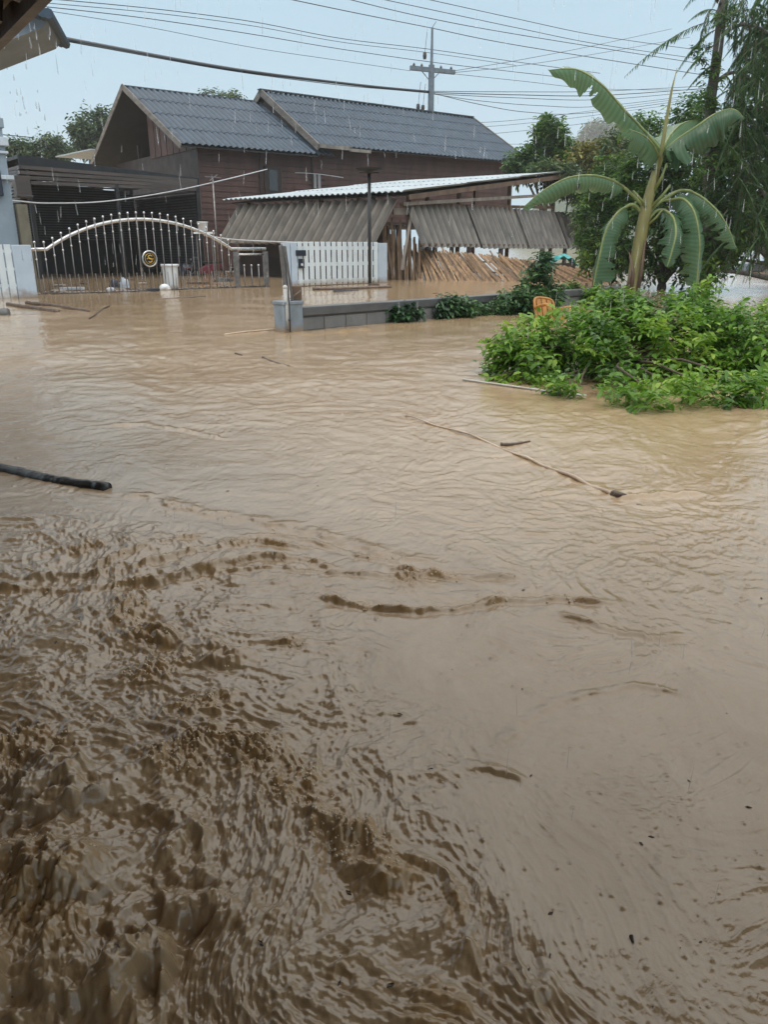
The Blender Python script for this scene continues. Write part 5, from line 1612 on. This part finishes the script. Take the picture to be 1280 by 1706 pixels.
cable('grey pipe line running low behind the right end of the gate', [(340, 392, 31), (390, 399, 29.5), (470, 403, 27.6), (520, 404.5, 27.5)], .022, 'wirewhite', 'cord', 'cord')

# ------------------------------------------------------------------ posts in the yard
def build_lamp_post():
    Y = 26.0
    c = A(616, 404, Y)
    root = empty('lamp_post', (c.x, Y, 0)); tag(root, 'slim black post with a flat disc top behind the white panel', 'lamp post')
    zt = A(617, 288, Y).z
    m = MB(); m.tube([V3(c.x, Y, -.4), V3(c.x, Y, zt)], .055, 10); m.build('shaft', M['black'], root, smooth=True)
    m = MB(); m.lathe((c.x, Y, zt), [(0, -.02), (.10, -.02), (.16, .04), (.42, .09), (.43, .12), (.05, .14), (0, .14)], 24); m.build('disc_top', M['black'], root)
    m = MB(); m.bar(V3(c.x - .3, Y, zt - .0), V3(c.x + .3, Y, zt - .0), .04, .03); m.build('arm', M['black'], root)
build_lamp_post()
def build_aerial():
    Y = 33
    c = A(361, 400, Y); t = A(354, 298, Y)
    root = empty('aerial_pole', (c.x, Y, 0)); tag(root, 'thin grey aerial pole with short crossed arms beside the brown wall', 'aerial')
    m = MB(); m.tube([V3(c.x, Y, -.3), V3(c.x, Y, t.z)], .032, 8); m.build('pole', M['steeldull'], root, smooth=True)
    m = MB(); m.bar(A(341, 294, Y), A(368, 296, Y), .03, .03); m.build('arm', M['steeldull'], root)
    m = MB(); m.bar(A(349, 301, Y - .1), A(362, 291, Y + .1), .03, .03); m.build('arm', M['steeldull'], root)
build_aerial()

# ------------------------------------------------------------------ things standing or caught in the yard behind the gate
def build_bucket():
    c = G(286, 482.5); r = 14.0 * c.y / 1356
    zt = A(286, 440, c.y).z
    root = empty('bucket', c); tag(root, 'tall white plastic bucket standing in water behind the gate', 'bucket')
    m = MB(); m.lathe(c, [(0, -.3), (r * .72, -.3), (r * .80, 0), (r * .93, zt * .93), (r * .93, zt), (r * .87, zt), (r * .84, zt * .9), (r * .7, -.2), (0, -.2)], 24); m.build('body', M['bucket'], root, smooth=True)
    m = MB(); m.lathe(c, [(r * .94, zt * .90), (r * 1.06, zt * .92), (r * 1.08, zt * 1.0), (r * .9, zt * 1.0)], 24); m.build('rim', M['bucket'], root, smooth=True)
    q = G(277, 483.5)
    m = MB(); m.ball(q + V3(0, -.15, .05), .16, 14, 8, (1.05, .8, .85)); m.ball(q + V3(.11, -.18, .02), .09, 10, 6)
    o = m.build('plastic_bag', M['bucket'], None, smooth=True, origin=q); tag(o, 'small white bundle floating against the foot of the bucket', 'bag')
build_bucket()

def lump(name, label, cat, px, py, w, h, mt, seed, dp=.6, mt2=None, z0=-.05):
    """an uneven floating heap: noisy half ball"""
    c = G(px, py); rr = np.random.default_rng(seed)
    k = c.y / 1356
    n, m_ = 26, 12
    V = []; F = []
    for i in range(m_ + 1):
        ph = pi * i / m_
        for j in range(n):
            t = 2 * pi * j / n
            d = np.array([sin(ph) * cos(t), sin(ph) * sin(t), cos(ph)])
            q = 1 + .28 * float(perlin(np.array([d[0] * 2.2 + seed]), np.array([d[1] * 2.2 + d[2] * 2.1]), seed)[0]) + .10 * float(perlin(np.array([d[0] * 6 + seed]), np.array([d[1] * 6 + d[2] * 5]), seed + 3)[0])
            V.append((d[0] * w * k * q, d[1] * w * k * dp * q, d[2] * h * k * q * 1.0 + z0))
    for i in range(m_):
        for j in range(n):
            F.append((i * n + j, (i + 1) * n + j, (i + 1) * n + (j + 1) % n, i * n + (j + 1) % n))
    o = mesh_np(name, np.array(V), np.array(F), 4, M[mt], None, smooth=True)
    o.location = c
    tag(o, label, cat)
    return o
lump('wet_cloth', 'dark end of a wet cloth bundle caught at the gate foot', 'cloth', 192, 478, 11, 15, 'ragdark', 3)
lump('wet_cloth', 'pale blue wet cloth hanging over the dark bundle at the gate', 'cloth', 207, 478, 8, 17, 'rag', 4)
lump('wet_cloth', 'pale flat end of cloth trailing left of the dark bundle', 'cloth', 184, 481, 9, 5, 'rag', 5)
lump('sack', 'rounded dark sack half sunk right of the bucket', 'sack', 311, 459, 16, 21, 'navy', 6)
lump('floating_mat', 'low dark dome floating by the right gate post', 'tyre', 373, 469, 17, 9, 'rubber', 7, .8)
lump('coconut_husk', 'small brown husk floating at the gate left of the cloth', 'husk', 154, 487, 6, 3.5, 'twig', 8)
lump('coconut_husk', 'dark husk against the broad end post of the picket fence', 'husk', 69, 491, 7, 5, 'twig', 9)
lump('basin', 'white upturned basin on the dim table inside the carport', 'basin', 172, 452, 13, 4, 'bucket', 10)
bpy.data.objects['basin'].location.z += .42
def build_table():
    c = G(170, 452)
    root = empty('carport_table', c); tag(root, 'dim low table carrying the white basin in the carport', 'table')
    d = V3(.95, .3, 0).normalized(); n = V3(-.3, .95, 0).normalized()
    m = MB(); m.box(c + UP * .40, (1.7, .7, .05), d, n); m.build('table_top', M['greenish'], root)
    for i in (-1, 1):
        for j in (-1, 1):
            m = MB(); m.box(c + d * .78 * i + n * .3 * j + UP * .04, (.05, .05, .70), d, n); m.build('leg', M['steeldull'], root)
build_table()

def build_motorbike(px, py, rz, label, s=1.0, hue='red'):
    c = G(px, py)
    root = empty('motorbike', c, rz); tag(root, label, 'motorbike', 'motorbikes standing in the flooded yard')
    Wm = parent_world(root)
    P = lambda x, y, z: Wm @ Vector((x * s, y * s, z * s - .25))
    for x in (-.6, .6):
        m = MB(); n = 20
        m.tube([P(x + .27 * cos(2 * pi * k / n), 0, .28 + .27 * sin(2 * pi * k / n)) for k in range(n + 1)], .05, 8, cap=False)
        w = m.build('wheel', M['rubber'], root, smooth=True)
        m = MB()
        for k in range(5):
            m.bar(P(x, 0, .28), P(x + .25 * cos(1.256 * k), 0, .28 + .25 * sin(1.256 * k)), .03, .03)
        m.build('rim', M['steeldull'], w)
    m = MB()
    m.prism([P(-.85, -.11, .62), P(-.35, -.12, .38), P(.15, -.12, .32), P(.28, -.12, .50), P(-.10, -.12, .70), P(-.75, -.11, .74)], Wm.to_3x3() @ Vector((0, .24 * s, 0)))
    m.build('body', M[hue], root, bevel=.03)
    m = MB(); m.prism([P(.25, -.18, .32), P(.36, -.18, .34), P(.52, -.15, .82), P(.42, -.15, .86)], Wm.to_3x3() @ Vector((0, .33 * s, 0))); m.build('front_shield', M['navy'], root, bevel=.02)
    m = MB(); m.box(P(-.36, 0, .79), (.78 * s, .26 * s, .10 * s), Wm.to_3x3() @ Vector((1, 0, 0)), Wm.to_3x3() @ Vector((0, 1, 0))); m.build('seat', M['rubber'], root, bevel=.03)
    m = MB(); m.tube([P(.62, .09, .28), P(.50, .09, .75), P(.44, .04, .95)], .025, 6); m.tube([P(.62, -.09, .28), P(.50, -.09, .75), P(.44, -.04, .95)], .025, 6); m.build('fork', M['steeldull'], root)
    m = MB(); m.tube([P(.34, .36, .98), P(.42, .15, 1.0), P(.45, 0, .96), P(.42, -.15, 1.0), P(.34, -.36, .98)], .018, 6); hb = m.build('handlebar', M['steeldull'], root)
    for y in (-.24, .24):
        m = MB(); m.tube([P(.40, y, 1.0), P(.40, y * 1.2, 1.14)], .008, 5); m.ball(P(.39, y * 1.25, 1.17), .06, 10, 6, (.4, 1, .7)); m.build('mirror', M['rubber'], hb)
    m = MB(); m.ball(P(.54, 0, .88), .09, 12, 8, (.8, 1.1, .9)); m.build('headlight', M['glass'], root, smooth=True)
    m = MB(); m.box(P(.72, 0, .56), (.3 * s, .12 * s, .03 * s), Wm.to_3x3() @ Vector((1, 0, 0)), Wm.to_3x3() @ Vector((0, 1, 0))); m.build('mudguard', M[hue], root, bevel=.01)
build_motorbike(341, 459, R(205), 'dark motorbike with maroon body behind the right gate arch', 1.0, 'red')
build_motorbike(411, 457, R(160), 'second motorbike with orange body between the gate post and shed wall', .95, 'orange')

def build_stack():
    Y = 32
    c = A(341, 388, Y)
    root = empty('crate_stack', (c.x, Y, 0)); tag(root, 'white plastic tub on a thin stand near the brown wall', 'tub')
    m = MB(); m.lathe(A(338, 385, Y), [(0, 0), (.17, 0), (.20, .30), (.22, .31), (.22, .34), (.16, .34), (.14, .05), (0, .05)], 16); m.build('tub', M['bucket'], root, smooth=True)
    m = MB(); m.box(A(340, 388, Y), (.75, .4, .07)); m.build('shelf', M['bucket'], root)
    for dx in (-.3, .3):
        m = MB(); q = A(340, 390, Y); m.box(V3(q.x + dx, Y, q.z / 2 - .1), (.05, .05, q.z + .2)); m.build('leg', M['steeldull'], root)
build_stack()

# ------------------------------------------------------------------ orange chair caught by the bush
def build_chair():
    c = G(921, 533)
    root = empty('plastic_chair', c, R(18)); tag(root, 'orange plastic armchair stranded between the bright bush and sapling', 'chair')
    root.rotation_euler = (R(-14), R(7), R(24)); root.scale = (.86, .86, .86)
    Wm = parent_world(root)
    P = lambda x, y, z: Wm @ Vector((x, y, z - .40))
    ax = [Wm.to_3x3() @ Vector(v) for v in ((1, 0, 0), (0, 1, 0), (0, 0, 1))]
    m = MB(); m.box(P(0, 0, .43), (.42, .42, .035), *ax); m.build('seat', M['orange'], root, bevel=.015)
    m = MB()
    fr = [P(-.22, .20, .43), P(-.24, .27, .70), P(-.20, .31, .86), P(0, .32, .89), P(.20, .31, .86), P(.24, .27, .70), P(.22, .20, .43)]
    m.tube(smooth_path(fr, 22), .026, 8); bk = m.build('backrest', M['orange'], root, smooth=True)
    for x in (-.13, 0, .13):
        m = MB(); m.bar(P(x, .22, .45), P(x, .31, .87), .09, .018, up=ax[1]); m.build('back_slat', M['orange'], bk, bevel=.006)
    for sx in (-1, 1):
        m = MB(); m.tube(smooth_path([P(.24 * sx, .26, .66), P(.28 * sx, .05, .66), P(.28 * sx, -.18, .64), P(.25 * sx, -.23, .55), P(.23 * sx, -.22, .43)], 16), .028, 8); m.build('armrest', M['orange'], root, smooth=True)
    for sx in (-1, 1):
        for sy in (-1, 1):
            m = MB(); m.bar(P(.19 * sx, .19 * sy, .43), P(.24 * sx, .25 * sy, 0), .055, .055); m.build('leg', M['orange'], root, bevel=.01)
    m = MB(); m.box(P(0, -.21, .385), (.40, .02, .07), *ax); m.build('apron', M['orange'], root, bevel=.006)
build_chair()

# ------------------------------------------------------------------ row of stakes
a, b = G(925, 499), G(1046, 494)
stk = None
LBS = ['leftmost', 'second', 'third', 'fourth', 'fifth', 'sixth', 'seventh', 'eighth', 'ninth', 'tenth', 'eleventh', 'twelfth', 'thirteenth', 'fourteenth', 'fifteenth', 'sixteenth', 'seventeenth', 'last']
for i in range(18):
    p = a.lerp(b, i / 17) + V3(random.uniform(-.03, .03), random.uniform(-.1, .1), 0)
    m = MB(); h = random.uniform(.24, .40)
    m.bar(p - UP * .3, p + UP * h + V3(random.uniform(.02, .14), 0, 0), .06, .035, up=(0, 1, 0))
    o = m.build('stake', M['timber' if i % 3 else 'reed_dark'], None, origin=p, bevel=.004)
    tag(o, 'short dark stake, %s from the left in the row beside the banana trunk' % LBS[i], 'stake', 'low stake fence by the banana')

# ------------------------------------------------------------------ black car, mostly out of frame
def build_car():
    Y = 40.0
    c = V3(A(1242, 440, Y).x, Y, 0)
    root = empty('parked_car', c); tag(root, 'black car standing in the flood, cut off by right border', 'car')
    X = lambda x, z, y: c + V3(x, y, z - .35)
    prof = [(0, .35), (.02, .72), (.25, .86), (1.15, .98), (1.95, 1.52), (3.2, 1.55), (3.9, 1.20), (4.3, 1.05), (4.35, .4)]
    m = MB(); m.prism([X(x, z, -.85) for x, z in prof], V3(0, 1.7, 0)); m.build('body', M['carpaint'], root, bevel=.06)
    m = MB(); m.prism([X(1.22, 1.03, -.86), X(1.95, 1.46, -.86), X(2.6, 1.48, -.86), X(2.6, 1.0, -.86)], V3(0, -.015, 0)); m.build('side_window', M['glass'], root)
    m = MB(); m.prism([X(2.7, 1.0, -.86), X(2.7, 1.48, -.86), X(3.2, 1.48, -.86), X(3.7, 1.15, -.86)], V3(0, -.015, 0)); m.build('side_window', M['glass'], root)
    m = MB(); m.prism([X(1.17, 1.015, -.70), X(1.93, 1.525, -.62), X(1.93, 1.525, .62), X(1.17, 1.015, .70)], V3(-.015, 0, .02)); m.build('windscreen', M['glass'], root)
    for x in (.8, 3.5):
        m = MB(); n = 20; q = X(x, .33, -.80)
        m.tube([q + V3(.27 * cos(2 * pi * k / n), -.07, .27 * sin(2 * pi * k / n)) for k in range(n + 1)], .07, 8, cap=False); w = m.build('wheel', M['rubber'], root, smooth=True)
        m = MB(); m.prism([q + V3(.2 * cos(2 * pi * k / n), -.03, .2 * sin(2 * pi * k / n)) for k in range(n)], V3(0, -.03, 0)); m.build('rim', M['steeldull'], w)
    m = MB(); m.ball(X(.12, .74, -.66), .14, 12, 8, (.9, 1, .6)); m.build('headlight', M['pipe_white'], root, smooth=True)
    m = MB(); m.box(X(1.35, 1.05, -.98), (.16, .2, .12)); m.build('mirror', M['carpaint'], root, bevel=.03)
build_car()

def build_tarp():
    Y = 32.5
    c = A(938, 426, Y)
    n = 18; V = []; F = []
    for j in range(n):
        for i in range(n):
            u, v = i / (n - 1) - .5, j / (n - 1) - .5
            V.append((u * 1.15, v * 1.0, .42 * max(0, 1 - (2 * abs(u)) ** 2.2) * (1 - .5 * abs(v)) + .05 * sin(u * 19 + v * 7) + .03 * sin(v * 23) + .45))
    for j in range(n - 1):
        for i in range(n - 1):
            F.append((j * n + i, j * n + i + 1, (j + 1) * n + i + 1, (j + 1) * n + i))
    o = mesh_np('tarpaulin', np.array(V), np.array(F), 4, M['teal'], None, smooth=True)
    o.location = (c.x, c.y, 0)
    s = o.modifiers.new('thick', 'SOLIDIFY'); s.thickness = .008
    tag(o, 'turquoise tarpaulin heap glimpsed under the right shed flap', 'tarpaulin')
    m = MB(); q = V3(c.x, c.y, 0)
    m.box(q + UP * .25, (.9, .8, .62)); o2 = m.build('crate', M['brown_dark'], None, origin=q, bevel=.02); tag(o2, 'dark crate under the turquoise tarpaulin', 'crate')
build_tarp()

# ------------------------------------------------------------------ floating timber and sticks
def stick(label, pts, r0, r1, mt='wetstick', name='stick', cat='stick', z=.004, n=14):
    P = smooth_path([G(*p) + UP * z for p in pts], n)
    k = len(P)
    m = MB(); m.tube(P, [r0 + (r1 - r0) * i / (k - 1) + (.12 * r0 * sin(i * 2.3)) for i in range(k)], 8)
    o = m.build(name, M[mt], None, smooth=True, origin=P[0]); tag(o, label, cat)
    return o
o = stick('black wet log floating in from the left border', [(-60, 775), (20, 789), (90, 806), (176, 819)], .027, .033, 'blackpipe', 'floating_log', 'log', .018, 24)
m = MB(); e0, e1 = G(158, 816) + UP * .018, G(180, 819.5) + UP * .018
m.tube([e0, e0.lerp(e1, .4), e1], [.032, .036, .032], 12); m.build('log_end', M['blackpipe'], o, smooth=True)
# jointed bamboo pole
pts = [(676, 693), (720, 706), (790, 728), (860, 757), (905, 775), (960, 798), (1000, 816), (1030, 829)]
P = smooth_path([G(*p) for p in pts], 60)
m = MB(); m.tube([p + UP * (.002 + .006 * sin(i * .5)) for i, p in enumerate(P)], [.004 + .009 * i / 59 + (.003 if i % 7 == 0 else 0) for i in range(60)], 8)
o = m.build('bamboo_pole', M['bamboo'], None, smooth=True, origin=P[0]); tag(o, 'long pale bamboo pole floating diagonally in open water', 'bamboo pole')
m = MB(); m.tube([P[56] + UP * .01, P[59] + UP * .012, P[59] + V3(.06, -.03, .015)], [.02, .022, .004], 8); m.build('broken_end', M['wetstick'], o, smooth=True)
stick('grey white pipe floating along the foot of the bright bush', [(772, 633), (860, 645), (930, 655), (978, 660)], .010, .010, 'pipe_white', 'floating_pipe', 'pipe', .004)
stick('dark bark strip beside the middle of the bamboo pole', [(835, 742), (855, 741), (884, 736)], .016, .006, 'wetstick', 'bark_strip', 'bark')
stick('dark stick floating alone in front of the block wall pillar', [(438, 596), (455, 603), (484, 611)], .016, .008)
stick('small twig just ahead of the lone dark stick', [(392, 589), (404, 592)], .012, .006, name='twig', cat='twig')
stick('thin brown twig line off the pillar foot', [(374, 558), (410, 553), (458, 549)], .014, .01, 'bamboo', name='twig', cat='twig')
stick('lower of two parallel brown poles near the left fence', [(12, 508), (50, 514), (97, 521)], .035, .045, 'wetstick', 'floating_pole', 'pole', .02)
stick('upper of two parallel brown poles near the left fence', [(44, 506), (85, 510), (148, 520)], .04, .03, 'wetstick', 'floating_pole', 'pole', .02)
stick('crooked dark branch right of the two parallel poles', [(148, 531), (162, 522), (172, 514), (182, 510)], .012, .02, 'twig', 'branch', 'branch')
stick('long faint pole floating level before the gate', [(255, 500), (300, 497), (342, 494)], .025, .02, 'wetstick', 'floating_pole', 'pole')
stick('grey stub of pipe poking in at the left border', [(-30, 523), (0, 524), (15, 524)], .09, .085, 'concrete', 'pipe_stub', 'pipe', .03)
stick('long brown plank floating in front of the white panel', [(521, 483), (580, 482), (652, 479.5)], .055, .05, 'wetstick', 'floating_plank', 'plank', .02)
stick('short dark plank between the white panel and the wall', [(556, 486.5), (575, 486), (598, 485)], .05, .02, 'ragdark', 'floating_plank', 'plank', .015)
stick('dark stick at the right foot of the white panel', [(616, 475.5), (632, 475)], .06, .05, 'twig', name='stick')
stick('leaf stalk lying along the foot of the bamboo screen', [(845, 467), (862, 462), (878, 456)], .03, .02, 'twig', 'stick', 'stick', .05)
stick('thin stick beside the lower end of the bamboo pole', [(1062, 842), (1075, 846), (1085, 850)], .006, .004)
stick('dark leaf floating in the calm right foreground', [(1052, 1562), (1055, 1572)], .004, .002, 'twig', 'floating_leaf', 'leaf')
stick('twig tangled by the gate foot beside the end post', [(72, 491), (84, 488), (93, 486)], .02, .012, 'twig', 'twig', 'twig', .03)

# flotsam washed together behind and before the gate
SCR = [(100, 478, 'white'), (120, 484, 'rag'), (140, 474, 'timber'), (238, 474, 'bucket'), (228, 484, 'timber'), (256, 486, 'ragdark'), (98, 487, 'bucket'), (330, 474, 'timber'), (212, 468, 'timber'), (345, 480, 'reed')]
WHERE = ['leftmost white scrap on the water inside the gate', 'pale scrap on the water just left of the brown husk', 'brown board scrap inside the gate above the husk', 'white scrap floating between cloth bundle and bucket',
         'thin dark board right of the cloth bundle at the gate', 'dark rag scrap in front of the bucket foot', 'white scrap at the gate foot beside the end post', 'brown board scrap floating right of the bucket',
         'brown board scrap floating behind the cloth bundle', 'split bamboo scrap below the floating dome']
for (px, py, mt), lb in zip(SCR, WHERE):
    c = G(px, py) + UP * .02; ang = random.uniform(-.5, .5); L = random.uniform(.25, .8)
    d = V3(cos(ang), sin(ang), 0); n_ = V3(-sin(ang), cos(ang), 0)
    m = MB(); m.prism([c - d * L / 2 - n_ * .05, c + d * L * .4 - n_ * .08, c + d * L / 2 + n_ * .03, c + d * .1 + n_ * .10, c - d * L * .4 + n_ * .06], UP * random.uniform(.03, .08))
    o = m.build('floating_scrap', M[mt], None, origin=c, bevel=.008); tag(o, lb, 'scrap')

# ------------------------------------------------------------------ rain and water running off the porch edge
def build_rain():
    m, n, l, b = nmat('rain_water')
    b.inputs['Base Color'].default_value = (.95, .97, 1, 1)
    b.inputs['Transmission Weight'].default_value = .45
    b.inputs['Roughness'].default_value = .12
    b.inputs['IOR'].default_value = 1.33
    b.inputs['Alpha'].default_value = .30
    rg = np.random.default_rng(77)
    mb = MB()
    def drop(c, ln, r):
        tilt = V3(.06 * rg.normal(), .05 * rg.normal(), 1).normalized()
        mb.tube([c - tilt * ln * .5, c - tilt * ln * .38, c, c + tilt * ln * .3, c + tilt * ln * .5], [r * .25, r, r * .9, r * .5, r * .1], 6)
    for k in range(420):
        px, py = rg.uniform(-40, 1320), (rg.uniform(-30, 520) if rg.random() < .85 else rg.uniform(520, 1500))
        Y = rg.uniform(3.0, 9.5)
        if py > 520: Y = min(Y, G(px, py).y * .8)
        drop(A(px, py, Y), rg.uniform(.03, .10) * (.6 + Y / 10), (.0008 + .00035 * Y) * rg.uniform(.6, 1.2))
    # beads falling from the eave
    a = V3(-1.96, 4.95, 2.43); dl = V3(-.584, .812, 0)
    for k in range(26):
        s = rg.choice([-.02, .12, .3, .47, .62, .8]) + rg.normal(0, .02)
        drop(a + dl * s - UP * rg.uniform(.02, .55), rg.uniform(.012, .05), .0045)
    o = mb.build('falling_rain', m, None, smooth=True)
    tag(o, 'falling rain and drips off the porch edge', None, None, 'stuff')
build_rain()

# ------------------------------------------------------------------ rain-laden air
def build_haze():
    m = MB(); m.box((0, 0, 39), (1420, 1420, 80))
    mt = bpy.data.materials.new('rain_haze'); mt.use_nodes = True
    nt = mt.node_tree; nt.nodes.clear()
    v = nt.nodes.new('ShaderNodeVolumePrincipled'); o = nt.nodes.new('ShaderNodeOutputMaterial')
    v.inputs['Color'].default_value = (.93, .97, 1.0, 1)
    v.inputs['Density'].default_value = .0006
    nt.links.new(v.outputs[0], o.inputs['Volume'])
    ob = m.build('haze', mt); tag(ob, None, None, None, 'stuff')
build_haze()
